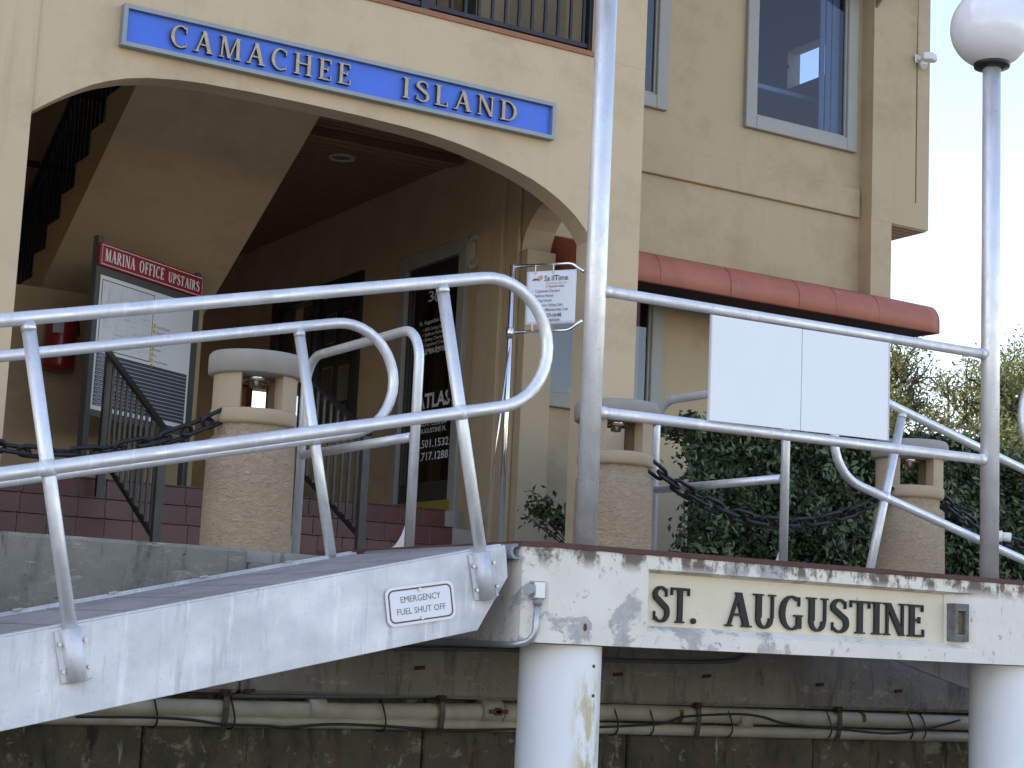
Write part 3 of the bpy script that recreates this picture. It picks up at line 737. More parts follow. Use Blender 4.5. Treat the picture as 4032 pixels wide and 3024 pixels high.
m = MB(); m.tube(smooth(pts), .0065, 8); tag(m.build('black_cable', 'cable', base=pts[8]), 'thin black cable drooping along below the seawall pipes', 'cable')
m = MB(); m.tube(smooth([at(x, y, Y=7.87) for x, y in ((1480, 2552), (1800, 2556), (2040, 2562), (2380, 2598), (2700, 2606), (2860, 2604), (2920, 2590), (2945, 2560))]), .011, 10); tag(m.build('grey_conduit', 'dark_conduit', base=at(2400, 2600, Y=7.87)), 'thin grey conduit running along the cap beam behind the left pile', 'conduit')
m = MB(); m.tube(smooth([at(x, y, Y=YP - .01) for x, y in ((900, 2740), (1500, 2742), (2400, 2738), (2700, 2752), (3300, 2775), (3780, 2795))]), .012, 10); tag(m.build('slim_conduit', 'dark_conduit', base=at(2400, 2738, Y=YP)), 'slim grey conduit lying just above the cream utility pipes', 'conduit')
# form tie stubs in the cap beam
for (px, py) in ((1650, 2630), (2430, 2655), (2780, 2662), (3225, 2695), (3535, 2720), (980, 2720)):
    c_ = at(px, py, Y=7.9); m = MB(); m.obox(c_ + Vector((0, -.004, 0)), (1, 0, .1), (0, 1, 0), (0, 0, 1), .028, .012, .009, .003); m.build('rusty_form_tie', 'dark_rust', sw)

# ================================================================== BOLLARDS
BY = 8.30; BX = [1.17, 3.42, 5.66, 7.95, 10.2]
BL = ['concrete lantern bollard beyond the left edge, end of the left chain', 'tan stucco lantern bollard beside the entrance steps left of the gangway rail', 'tan stucco lantern bollard behind the tall lamp pole', 'tan stucco lantern bollard in front of hedge behind the right gangway rail', 'concrete lantern bollard beyond the right edge, end of the right chain']
def bollard(X, label, rot):
    t = thing('lantern_bollard', label, 'bollard', (X, BY, GZ), 'lantern bollards along the promenade')
    c = (X, BY, GZ)
    m = MB(); m.lathe([(.228, 0), (.226, .3), (.222, .56), (.205, .575), (.192, .58), (.192, .645)], c, 40); m.build('shaft', 'bollard_stucco', t)
    m = MB(); m.lathe([(.10, .637), (.190, .637), (.212, .642), (.220, .655), (.220, .708), (.212, .716), (.05, .716), (0.001, .716)], c, 40); m.build('lantern_base', 'bollard_smooth', t)
    for k in range(2):
        m = MB(); a = rot + k * math.pi; n = 24; h = R(60)
        ring = [(.213 * math.cos(a - h + 2 * h * i / n), .213 * math.sin(a - h + 2 * h * i / n)) for i in range(n + 1)] + [(.125 * math.cos(a + h * .8 - 1.6 * h * i / 4), .125 * math.sin(a + h * .8 - 1.6 * h * i / 4)) for i in range(5)]
        m.prism([(X + x, BY + y, GZ + .716) for x, y in ring], (0, 0, .176)); m.build('lantern_pillar', 'bollard_smooth', t)
    m = MB(); m.lathe([(0.001, .892), (.232, .892), (.244, .900), (.246, .97), (.243, .992), (.230, 1.008), (.10, 1.018), (0.001, 1.020)], c, 48); m.build('cap', 'bollard_cap', t)
    m = MB(); m.lathe([(0.001, .84), (.03, .845), (.035, .892)], c, 14); m.lathe([(.06, .872), (.075, .874), (.075, .892)], c, 18); m.build('lamp_fitting', 'chrome', t)
    return t
for X, l, a in zip(BX, BL, (-98, -102, -108, -119, -125)): bollard(X, l, R(a + 90))
# ================================================================== CHAINS
def link_mesh():
    m = MB(); pts = []; L, w = .052, .032
    for i in range(9): a = -math.pi / 2 + math.pi * i / 8; pts.append((L + w * math.cos(a), w * math.sin(a), 0))
    for i in range(9): a = math.pi / 2 + math.pi * i / 8; pts.append((-L + w * math.cos(a), w * math.sin(a), 0))
    m.tube(pts, .0115, 8, closed=True, up=(0, 0, 1)); me = bpy.data.meshes.new('link'); me.from_pydata(m.v, [], m.f); me.polygons.foreach_set('use_smooth', [True] * len(m.f)); me.materials.append(M['chain_iron']); return me
LM = link_mesh()
def chain(xa, xb, label, sag):
    t = thing('chain', label, 'chain', ((xa + xb) / 2, BY, 1.05 - sag), 'black chains hung between the bollards')
    org = Vector(t.location); n = 400; pts = []
    for i in range(n + 1): u = i / n; pts.append(Vector((xa + (xb - xa) * u, BY - .06 + .02 * math.sin(u * 3), 1.075 - sag * 4 * u * (1 - u))))
    d = 0; pitch = .117; nxt = pitch / 2; k = 0
    for i in range(n):
        seg = (pts[i + 1] - pts[i]); L = seg.length
        while d + L >= nxt:
            p = pts[i] + seg * ((nxt - d) / L); tx = seg.normalized()
            q = tx.to_track_quat('X', 'Z'); from mathutils import Quaternion
            q = q @ Quaternion((1, 0, 0), (R(35) if k % 2 else R(125)) + random.uniform(-.3, .3))
            o = bpy.data.objects.new('link', LM); col.objects.link(o); o.parent = t; o.location = p - org; o.rotation_mode = 'QUATERNION'; o.rotation_quaternion = q
            nxt += pitch; k += 1
        d += L
    return t
chain(BX[0] + .2, BX[1] - .19, 'black iron chain drooping in front of the steps to the left bollard', .27)
chain(BX[2] + .19, BX[3] - .19, 'black iron chain drooping before the hedge between two bollards', .27)
chain(BX[3] + .19, BX[4] - .19, 'black iron chain right of the bollard behind the globe lamp pole', .27)

# ================================================================== BUILDING
YF = 9.8; TK = .18; FZ = 4.06; XJ0, XJ1, XC = 2.55, 6.42, 6.82; XR = 6.60; YW = 11.4; LZ = 1.0
bd = thing('office_building', 'tan stucco marina office building with arched entrance and balcony', 'building', (4.5, YF, GZ))
arch = [(2.55, 2.90), (2.60, 2.94), (2.66, 2.985), (2.73, 3.035), (2.80, 3.08), (2.88, 3.128), (2.97, 3.17), (3.09, 3.213), (3.22, 3.244), (3.40, 3.27), (3.57, 3.283), (3.9, 3.293), (4.24, 3.294), (4.6, 3.291), (4.96, 3.28), (5.15, 3.268), (5.34, 3.245), (5.49, 3.22), (5.63, 3.19), (5.78, 3.152), (5.93, 3.105), (6.04, 3.06), (6.14, 3.01), (6.22, 2.96), (6.30, 2.90), (6.37, 2.83), (6.42, 2.76)]
poly = [(XJ0, YF, arch[0][1])] + [(x, YF, z) for x, z in arch[1:]] + [(XJ1, YF, GZ - .1), (XC, YF, GZ - .1), (XC, YF, FZ), (XJ0, YF, FZ)]
m = MB(); m.prism(poly, (0, TK, 0)); m.build('arch_wall', 'stucco', bd)
m = MB(); m.box(-11, XJ0 - .003, YF - .014, YF + .30, GZ - .1, 8.1); m.build('left_wall', 'stucco', bd)
m = MB(); m.box(XJ1 - .03, XC, YF, YF + .4, FZ + .001, 8.1); m.build('upper_column', 'stucco', bd)
m = MB(); m.box(XJ0, XJ1 - .03, YF + .02, YF + .3, 6.9, 8.1); m.build('upper_lintel', 'stucco', bd)
m = MB(); m.box(XJ0 - .0, XJ1 - .03, YF - .012, YF + .22, FZ + .001, FZ + .036); m.build('balcony_trim', 'terracotta_trim', bd)
m = MB(); m.box(XJ0, XC, YF + .19, YW, 3.90, 4.055); m.build('balcony_floor', 'paving', bd)
m = MB(); m.box(4.8, XR, YF + TK + .002, 17, 3.84, 3.898); m.box(XJ0 - .1, 4.8, YF + TK + .002, 10.75, 3.84, 3.898); m.box(XJ0 - .1, 4.8, 14.6, 17, 3.84, 3.898); m.build('lobby_ceiling', 'wood_ceiling', bd)
m = MB(); m.box(XJ0 - .4, 4.8, 10.4, 17, 6.85, 6.9); m.build('stairwell_ceiling', 'stucco_inside', bd)
m = MB(); m.box(-11.2, 11.3, YF - .5, 22, 8.1, 8.9); m.add([(-11.4, YF - .7, 8.9), (11.4, YF - .7, 8.9), (11.4, 22.3, 8.9), (-11.4, 22.3, 8.9), (-6, 16, 11.6), (7, 16, 11.6)], [(0, 1, 5, 4), (1, 2, 5), (2, 3, 4, 5), (3, 0, 4)]); m.build('roof', 'roof_tile', bd)
# interior side wall with door and window openings kept simple: a wall with frames set on it
DY0, DY1, DZ1 = 11.90, 12.93, 3.08          # door opening on the wall X = XR
WY0, WY1, WZ0, WZ1 = 13.75, 15.6, 1.85, 3.15
m = MB()
m.box(XR, XR + .2, 11.02, DY0, GZ - .1, 4.3); m.box(XR, XR + .2, DY1, WY0, GZ - .1, 4.3); m.box(XR, XR + .2, WY1, 15.74, GZ - .1, 4.3)
m.box(XR, XR + .2, DY0, DY1, DZ1, 4.3); m.box(XR, XR + .2, DY0, DY1, GZ - .1, LZ); m.box(XR, XR + .2, WY0, WY1, WZ1, 4.3); m.box(XR, XR + .2, WY0, WY1, GZ - .1, WZ0)
m.build('lobby_side_wall', 'stucco_inside', bd)
m = MB(); m.bbox(XR - .07, XR - .002, 11.20, 11.56, GZ, 3.838, .008); m.bbox(XR - .035, XR - .002, 11.02, 11.196, GZ, 3.838, .008); m.build('pilaster', 'stucco_inside', bd)
# side arch between the front column and the wing
sa = [(9.985, 2.86), (10.06, 3.02), (10.16, 3.14), (10.28, 3.22), (10.41, 3.27), (10.56, 3.28), (10.70, 3.255), (10.80, 3.215), (10.89, 3.15), (10.95, 3.09), (10.99, 3.02), (11.018, 2.93)]
m = MB(); m.prism([(XR, y, z) for y, z in sa] + [(XR, 11.018, 4.3), (XR, 9.985, 4.3)], (.25, 0, 0)); m.build('side_arch', 'stucco_shaded', bd)
m = MB(); m.bbox(XR, XR + .25, 10.93, 11.018, GZ, 2.93, .004); m.build('side_arch_pier', 'stucco_shaded', bd)
m = MB(); m.box(XJ0 - .35, XJ0 - .15, YF + .31, 14.6, GZ, 8.0); m.box(XJ0 - .35, XJ0 - .15, 16.0, 17.2, GZ, 8.0); m.box(XJ0 - .35, XJ0 - .15, 14.6, 16.0, 2.7, 8.0); m.build('lobby_left_wall', 'stucco_inside', bd)
m = MB(); m.box(XJ0 - .14, 5.4, 15.6, 15.75, 3.90, 6.849); m.build('stairwell_back_wall', 'stucco_inside', bd)
# back wall of the lobby with an arched way out and a louvred vent
bx_ = at(968, 1580, Y=16.6).x
m = MB(); m.box(XJ0 - .14, bx_, 16.6, 16.8, LZ, 3.838); m.build('lobby_back_wall', 'stucco_inside', bd)
m = MB(); m.box(XR, XR + .2, 15.741, 16.599, at(1000, 1500, Y=16.25).z, 4.3); m.box(XR, 7.6, 16.6, 16.8, at(1000, 1500, Y=16.25).z - .02, 4.3); m.build('back_lintel', 'stucco_inside', bd)
m = MB(); m.box(bx_ + .001, bx_ + .05, 16.56, 16.84, LZ, 3.2); m.build('back_door_frame', 'brown_wood', bd)
# wall under the stairs
SX0, SX1 = 3.5, 4.8
def sz(y): return 3.493 - .573 * (y - 10.952)
m = MB(); m.prism([(3.0, 12.75, LZ), (SX1 - .02, 12.75, LZ), (SX1 - .02, 12.75, sz(12.75) - .002), (3.0, 12.75, sz(12.75) - .002)], (0, .12, 0)); m.build('understair_wall', 'stucco_inside', bd)
m = MB(); m.box(4.3, 4.37, 12.70, 12.748, LZ, 2.35); m.box(4.95, 5.03, 15.0, 15.06, LZ, 3.8); m.box(5.2, 5.26, 15.0, 15.06, LZ, 3.8); m.build('brown_trim', 'brown_wood', bd)
# floor
m = MB(); m.box(XJ0 - .2, XR, 11.72, 22, GZ, LZ - .004); m.build('lobby_floor', 'paving', bd)
# stairs of red tile
est = thing('entrance_steps', 'dark red tiled entrance steps rising into the arched lobby', 'steps', (4.5, 10.8, GZ))
m = MB()
for k in range(4): m.box(XJ0 - .15, XR - .07, 10.815 + .3 * k, 11.72, GZ + .15 * k + .001, GZ + .15 * (k + 1) - .012)
m.build('step_core', 'grout', est)
tw_ = .19
tm = MB(); tm.bbox(-tw_ / 2 + .004, tw_ / 2 - .004, -.012, 0, -.069, .069, .002); proto = tm.build('tile', 'red_tile', est); proto_mesh = proto.data; bpy.data.objects.remove(proto)
tt = MB(); tt.bbox(-tw_ / 2 + .004, tw_ / 2 - .004, -.02, .285, -.010, 0, .002); pr2 = tt.build('tile', 'red_tile', est); tread_mesh = pr2.data; bpy.data.objects.remove(pr2)
base = Vector(est.location)
# meshes were built relative to est: recentre them
for me in (proto_mesh, tread_mesh): me.transform(Matrix.Translation(base))
for k in range(4):
    x = XJ0 - .1 + (.095 if k % 2 else 0)
    while x < XR - .17:
        for me, p in ((proto_mesh, (x, 10.815 + .3 * k, GZ + .15 * k + .067)), (tread_mesh, (x, 10.815 + .3 * k, GZ + .15 * (k + 1)))):
            o = bpy.data.objects.new('tile', me); col.objects.link(o); o.parent = est; o.location = Vector(p) - base
        x += tw_
# iron stair railings
def stair_rail(X, ya, za, yb, zb, label):
    t = thing('stair_railing', label, 'railing', (X, (ya + yb) / 2, GZ), 'iron railings on the entrance steps')
    d = Vector((0, yb - ya, zb - za)).normalized(); nrm = Vector((0, -d.z, d.y)); L = math.hypot(yb - ya, zb - za); c = Vector((X, (ya + yb) / 2, (za + zb) / 2))
    m = MB(); m.obox(c, (1, 0, 0), d, nrm, .024, L / 2 + .05, .013, .004); m.build('hand_rail', 'iron', t)
    m = MB(); m.obox(c - Vector((0, 0, .70)), (1, 0, 0), d, nrm, .013, L / 2 + .02, .016, .003); m.build('bottom_rail', 'iron', t)
    nb = int(abs(yb - ya) / .105)
    for i in range(nb + 1):
        y = ya + (yb - ya) * i / nb; z = za + (zb - za) * i / nb; end = i in (0, nb); h = .026 if end else .0085
        z0 = (GZ + max(0, .15 * (math.floor((y - 10.815) / .3) + 1)) if end else z - .70)
        m = MB(); m.box(X - h, X + h, y - h, y + h, z0, z - .012); m.build('newel_post' if end else 'baluster', 'bronze_iron', t)
stair_rail(3.70, 10.42, 1.24, 11.60, 1.845, 'dark iron stair railing in front of the marina office sign')
stair_rail(5.10, 10.42, 1.36, 11.45, 1.86, 'dark iron stair railing right of the bollard, before the lobby window')
# upper flight of stairs inside the lobby
sf_ = thing('lobby_staircase', 'tan stucco underside of staircase with black balusters climbing inside the arch', 'staircase', (4.15, 12, LZ))
ya, yb = 10.25, 15.3
m = MB(); m.prism([(SX0, ya, sz(ya)), (SX0, yb, sz(yb)), (SX0, yb, sz(yb) + .08), (SX0, ya, sz(ya) + .08)], (SX1 - SX0, 0, 0)); m.build('soffit', 'stucco_inside', sf_)
tr = .30; y = ya + .05; st_ = MB()
prof = []
while y < yb - .3:
    z = sz(y) + .26; prof += [(y, z), (y + tr, z)]; y += tr
prof += [(yb, sz(yb) + .081), (ya, sz(ya) + .081)]
for xa, xb in ((SX0, SX0 + .06), (SX1 - .06, SX1)):
    m = MB(); m.prism([(xa, p[0], p[1]) for p in prof], (xb - xa, 0, 0)); m.build('stringer', 'stucco_inside', sf_)
y = ya + .05; k = 0
while y < yb - .3:
    z = sz(y) + .26
    m = MB(); m.box(SX0 + .061, SX1 - .061, y + .001, y + tr + .02, z - .04, z - .002); m.build('tread', 'bronze_iron', sf_)
    for dy in (.05, .15, .25):
        zt = sz(y + dy) + .26 + .88; m = MB(); m.box(SX0 + .01, SX0 + .03, y + dy - .01, y + dy + .01, z, zt); m.build('baluster', 'iron', sf_)
    y += tr
m = MB(); d = Vector((0, yb - ya, sz(yb) - sz(ya))).normalized(); c_ = Vector((SX0 + .02, (ya + yb) / 2, (sz(ya) + sz(yb)) / 2 + 1.16))
m.obox(c_, (1, 0, 0), d, Vector((0, -d.z, d.y)), .022, (yb - ya) / 2 / d.y, .02, .004); m.build('hand_rail', 'iron', sf_)
m = MB(); m.box(XJ0 - .1, 3.3, 15.9, 15.96, 2.0, 2.6); m.build('wood_board', 'brown_wood', bd)

# door in the side wall
dr = thing('glass_door', 'dark glass office door numbered 30 with white ATLAS lettering', 'door', (XR, (DY0 + DY1) / 2, LZ))
m = MB()
for (y0, y1, z0, z1) in ((DY0 - .09, DY0 + .03, LZ, DZ1 + .1), (DY1 - .10, DY1 + .02, LZ, DZ1 + .1), (DY0 + .03, DY1 - .1, DZ1 - .02, DZ1 + .1)): m.bbox(XR - .035, XR + .06, y0, y1, z0, z1, .006)
m.build('frame', 'grey_frame', dr)
m = MB(); g0, g1 = DY0 + .032, DY1 - .105
for (y0, y1, z0, z1) in ((g0, g0 + .03, LZ + .1, DZ1 - .025), (g1 - .03, g1, LZ + .1, DZ1 - .025), (g0 + .03, g1 - .03, LZ + .1, LZ + .26), (g0 + .03, g1 - .03, DZ1 - .18, DZ1 - .025)): m.bbox(XR + .0, XR + .045, y0, y1, z0, z1, .004)
m.build('leaf_frame', 'dark_door', dr)
m = MB(); m.pane_x(XR + .018, g0 + .03, g1 - .03, LZ + .26, DZ1 - .18); m.build('pane', 'glass_dark', dr)
m = MB(); m.box(XR - .05, XR + .05, DY0 - .02, DY1 + .02, LZ - .0, LZ + .095); m.build('threshold', 'yellow_paint', dr)
m = MB(); m.tube([(XR - .03, g0 + .05, 1.9), (XR - .03, g0 + .05, 2.2)], .012, 10); m.build('handle', 'dark_door', dr)
def dtext(s, px, py, px2, size, bold=.01):
    p = at(px, py, X=XR + .0165); q = at(px2, py, X=XR + .0165)
    o = text_part(s, size, p, (0, -1, 0), (0, 0, 1), 'ink_white', 'lettering', dr, .0006, 1.0, bold)
    ys = [v.co.y for v in o.data.vertices]; k = (p.y - q.y) / (max(ys) - min(ys)); y0 = max(ys)
    for v in o.data.vertices: v.co.y = y0 + (v.co.y - y0) * k
dtext('3', 1685, 1190, 1706, .125); dtext('0', 1709, 1190, 1731, .125)
dtext('St. Augustine Sailing', 1652, 1285, 1765, .050)
for i, (s_, e_) in enumerate((('• ASA Sailing School', 1760), ('• Sailboat Rental', 1745), ('• Sailing Charters', 1750), ('• Captained Cruises', 1758), ('• Sailboat Owners', 1750))): dtext(s_, 1664, 1308 + 20 * i, e_, .038, .008)
dtext('Call 904-829-0648', 1660, 1402, 1768, .060, .014)
dtext('ATLAS', 1642, 1613, 1772, .165, .03); dtext('YACHT SALES', 1650, 1652, 1768, .045); dtext('107 YACHT CLUB DR', 1620, 1688, 1756, .045, .008); dtext('ST. AUGUSTINE FL', 1628, 1714, 1755, .055, .012)
dtext('904.501.1532', 1610, 1773, 1764, .092, .015); dtext('904.717.1288', 1610, 1822, 1762, .092, .015)
m = MB(); p_ = at(1655, 1230, X=XR + .2); m.box(XR + .19, XR + .21, 12.1, 12.72, 2.66, 2.78); m.build('notice_board', 'vent_cream', dr)
m = MB(); m.box(XR + .21, XR + 2.3, YW + .24, DY1 + 1.2, LZ, LZ + .01); m.box(XR + 2.0, XR + 2.1, YW + 1.5, DY1 + 1.2, LZ + .02, 3.7); m.box(XR + .21, XR + .9, YW + .225, YW + .235, LZ + .02, 3.7); m.box(XR + .9, XR + .92, YW + .236, DY1 + .6, LZ + .02, 3.7); m.box(XR + .21, XR + .9, DY1 + .5, DY1 + .52, LZ + .02, 3.7); m.build('office_backdrop', 'interior_dark', bd)  # close dark partitions added so the door glass looks into darkness
# lobby window
lw_ = thing('lobby_window', 'dark lobby window with small posters and reflections behind the iron railing', 'window', (XR, (WY0 + WY1) / 2, WZ0))
m = MB()
for (y0, y1, z0, z1) in ((WY0 - .06, WY0 + .05, WZ0 - .06, WZ1 + .06), (WY1 - .05, WY1 + .06, WZ0 - .06, WZ1 + .06), (WY0 + .05, WY1 - .05, WZ0 - .06, WZ0 + .05), (WY0 + .05, WY1 - .05, WZ1 - .05, WZ1 + .06), (WY0 + .9, WY0 + .95, WZ0 + .05, WZ1 - .05)): m.bbox(XR - .03, XR + .05, y0, y1, z0, z1, .004)
m.build('frame', 'dark_door', lw_)
m = MB(); m.pane_x(XR + .015, WY0 + .05, WY1 - .05, WZ0 + .05, WZ1 - .05); m.build('pane', 'glass_clear', lw_)
for (y, z, w, h, k) in ((14.05, 2.75, .22, .30, 'ink_grey'), (14.40, 2.78, .22, .28, 'ink_teal'), (14.95, 2.7, .24, .3, 'vent_cream'), (14.08, 2.25, .22, .32, 'ink_pale'), (14.42, 2.28, .22, .30, 'ink_grey'), (15.25, 2.3, .2, .3, 'ink_pale'), (14.9, 2.2, .2, .25, 'ink_navy'), (14.1, 1.98, .2, .14, 'ink_grey')):
    m = MB(); m.box(XR + .032, XR + .034, y - w / 2, y + w / 2, z - h / 2, z + h / 2); o = m.build('poster', 'vinyl_banner', lw_); m = MB(); m.box(XR + .029, XR + .031, y - w / 2 + .012, y + w / 2 - .012, z - h / 2 + .012, z + h / 2 - .012); m.build('print', k, o)
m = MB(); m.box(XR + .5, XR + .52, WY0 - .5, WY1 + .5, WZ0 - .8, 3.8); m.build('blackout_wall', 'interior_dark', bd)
# oval bulkhead fitting beside the door
ov = at(1873, 993, X=XR - .01); t = thing('oval_wall_light', 'cream oval bulkhead light on the lobby wall beside the door', 'wall light', (XR, ov.y, ov.z - .14))
for (ry, rz, x0, x1, mt, nme) in ((.105, .135, -.002, -.03, 'vent_cream', 'rim'), (.07, .10, -.030, -.036, 'stucco_inside', 'inner_panel'), (.045, .075, -.036, -.048, 'vent_cream', 'lens')):
    m = MB(); pts = [];
    for i in range(32): a = 2 * math.pi * i / 32; pts.append((XR + x0, ov.y + math.copysign(abs(math.cos(a)) ** .75, math.cos(a)) * ry, ov.z + math.copysign(abs(math.sin(a)) ** .75, math.sin(a)) * rz))
    m.prism(pts, (x1 - x0, 0, 0)); m.build(nme, mt, t, bevel=.006)
# recessed ceiling light
cl = at(1345, 618, Z=3.838); t = thing('ceiling_light', 'round recessed light in the dark wood lobby ceiling', 'ceiling light', (cl.x, cl.y, 3.83))
m = MB(); m.lathe([(.11, -.002), (.112, -.014), (.085, -.016), (.08, -.004)], (cl.x, cl.y, 3.838), 28); m.build('trim_ring', 'vent_cream', t)
m = MB(); m.lathe([(0.001, -.004), (.08, -.004)], (cl.x, cl.y, 3.838), 28); m.build('lens', 'interior_wall', t)
# ceiling beam
m = MB(); m.box(4.82, XR - .08, 11.9, 12.05, 3.77, 3.838); m.build('ceiling_beam', 'wood_ceiling', bd)

# balcony railing and wall behind
br = thing('balcony_railing', 'black iron balcony railing above the blue name sign', 'railing', (4.5, YF + .06, FZ + .04))
m = MB(); m.box(XJ0, XJ1 - .035, YF + .05, YF + .09, FZ + .075, FZ + .105); m.build('bottom_rail', 'iron', br)
m = MB(); m.box(XJ0, XJ1 - .035, YF + .045, YF + .095, FZ + 1.05, FZ + 1.09); m.build('top_rail', 'iron', br)
x = XJ1 - .09; k = 0
while x > XJ0 + .05:
    m = MB(); post = (k % 14 == 12); h = .030 if post else .0095
    m.box(x - h, x + h, YF + .07 - h, YF + .07 + h, (FZ + .037) if post else FZ + .105, FZ + 1.05); m.build('post' if post else 'baluster', 'iron', br); x -= .105; k += 1
m = MB(); m.box(XJ1 - .06, XJ1 - .031, YF + .04, YF + .10, FZ + .037, FZ + 1.09); m.build('post', 'iron', br)
# recessed upper wall with sliding doors
m = MB(); m.box(XJ0, 3.4, YW, YW + .2, 4.056, 8.05); m.box(6.3, 6.82, YW, YW + .2, 4.056, 8.05); m.box(3.4, 6.3, YW, YW + .2, 6.4, 8.05); m.build('balcony_back_wall', 'stucco_shaded', bd)
m = MB(); m.box(XC - .2, XC, YF + .401, YW, 4.056, 8.05); m.build('balcony_side_wall', 'stucco_shaded', bd)
sd = thing('balcony_sliding_door', 'dark framed glass balcony doors behind the iron railing', 'door', (4.85, YW, 4.06))
m = MB()
for x in (3.4, 4.1, 4.8, 5.5, 6.22): m.bbox(x, x + .08, YW - .03, YW + .05, 4.06, 6.4, .004)
m.bbox(3.48, 6.22, YW - .03, YW + .05, 4.056, 4.14, .004); m.build('frame', 'dark_door', sd)
for x in (3.48, 4.18, 4.88, 5.58): m = MB(); m.pane_y(YW, x, x + .62, 4.14, 6.4); m.build('pane', 'glass_blue', sd)
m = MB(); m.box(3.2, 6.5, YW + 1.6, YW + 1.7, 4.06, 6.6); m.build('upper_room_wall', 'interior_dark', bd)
m = MB(); m.box(5.35, 5.75, YW - .6, YW - .5, 4.056, 5.3); m.build('balcony_bench_back', 'brown_wood', bd)

# ---- wing
WX1 = 10.283
m = MB()
w1 = (7.55, 8.085, 4.47, 6.4); w2 = (9.02, 10.15, 4.50, 6.4); w3 = (7.0, 8.12, 1.90, 2.98)
def wall_holes(x0, x1, z0, z1, holes, y0, y1, mb):
    xs = sorted({x0, x1} | {h[0] for h in holes} | {h[1] for h in holes}); zs = sorted({z0, z1} | {h[2] for h in holes} | {h[3] for h in holes})
    for a, b in zip(xs[:-1], xs[1:]):
        run = None
        for c_, d in zip(zs[:-1], zs[1:]):
            mx, mz = (a + b) / 2, (c_ + d) / 2
            solid = not any(h[0] < mx < h[1] and h[2] < mz < h[3] for h in holes)
            if solid:
                if run is None: run = [c_, d]
                else: run[1] = d
            elif run: mb.box(a, b, y0, y1, *run); run = None
        if run: mb.box(a, b, y0, y1, *run)
wall_holes(XR + .26, WX1, GZ - .1, 8.05, (w1, w2, w3), YW, YW + .22, m)
m.build('wing_wall', 'stucco_shaded', bd)
zb0 = at(2520, 676, Y=YW - .035).z; zb1 = at(3378, 851, Y=YW - .035).z; zbm = (zb0 + zb1) / 2
m = MB(); m.bbox(XR + .26, WX1 - .02, YW - .035, YW - .002, zbm, zbm + .255, .006); m.build('belt_course', 'stucco_shaded', bd)
def window(name, label, w, pane, sill=False, extra=None):
    x0, x1, z0, z1 = w
    t = thing(name, label, 'window', ((x0 + x1) / 2, YW, z0))
    fw_ = .105
    m = MB()
    for (a, b, c_, d) in ((x0 - .06, x0 + .055, z0 - .06, z1 + .06), (x1 - .055, x1 + .06, z0 - .06, z1 + .06), (x0 + .055, x1 - .055, z0 - .06, z0 + .055), (x0 + .055, x1 - .055, z1 - .055, z1 + .06)): m.bbox(a, b, YW - .045, YW + .03, c_, d, .006)
    m.build('frame', 'grey_frame', t)
    m = MB()
    for (a, b, c_, d) in ((x0 + .055, x0 + .075, z0 + .055, z1 - .055), (x1 - .075, x1 - .055, z0 + .055, z1 - .055), (x0 + .075, x1 - .075, z0 + .055, z0 + .075), (x0 + .075, x1 - .075, z1 - .075, z1 - .055)): m.box(a, b, YW - .02, YW + .02, c_, d)
    m.build('sash', 'grey_frame', t)
    m = MB(); m.pane_y(YW - .002, x0 + .075, x1 - .075, z0 + .075, z1 - .075); m.build('pane', pane, t)
    return t
window('upper_window', 'narrow upper window partly hidden by the front column', w1, 'glass_blue')
uw = window('upper_window', 'large upper window with grey frame reflecting blue above the red awning', w2, 'glass_upper')
window('lower_window', 'ground floor window with grey frame under the left end of the red awning', w3, 'glass_blue')
# upstairs room behind the large window: box room with a far window to the sky, ledge, blind and desk lamp
m = MB(); m.box(8.6, 10.79, YW + .23, 14.4, 3.98, 4.04); m.box(8.55, 8.6, YW + .23, 14.4, 4.0, 6.6); m.box(8.6, 10.79, 14.4, 14.5, 4.0, 6.6); m.box(8.5, 10.79, YW + .23, 14.5, 6.6, 6.7); m.build('upstairs_room', 'room_paint', bd)
m = MB(); m.bbox(w2[0] + .08, 10.4, YW + .42, YW + .62, 5.0, 5.045, .005); m.build('desk_top', 'white_paint', uw)
for i in range(4): m = MB(); x_ = w2[1] - .30 + i * .035; m.box(x_, x_ + .028, YW + .06 + .01 * (i % 2), YW + .075 + .01 * (i % 2), 4.58, 6.3); m.build('blind_slat', 'blind', uw)
m = MB(); m.box(w2[1] - .16, w2[1] - .08, YW + .06, YW + .08, 4.56, 6.3); m.build('side_curtain', 'blind', uw)
m = MB(); m.tube([(9.82, YW + .52, 5.045), (9.82, YW + .52, 5.32)], .008, 8); m.lathe([(.015, .33), (.06, .30), (.085, .27), (.08, .265), (.02, .31)], (9.78, YW + .52, 5.02), 16); m.build('desk_lamp', 'dark_door', uw)
m = MB(); m.box(XR + .5, 8.5, YW + .23, YW + .3, 4.1, 6.5); m.build('curtain_wall', 'ink_navy', bd)
m = MB(); m.box(XR + .5, 8.4, YW + 1.4, YW + 1.45, 1.0, 3.4); m.box(XR + .5, 8.4, YW + .23, YW + 1.4, 1.0, 1.05); m.build('shop_interior', 'interior_wall', bd)
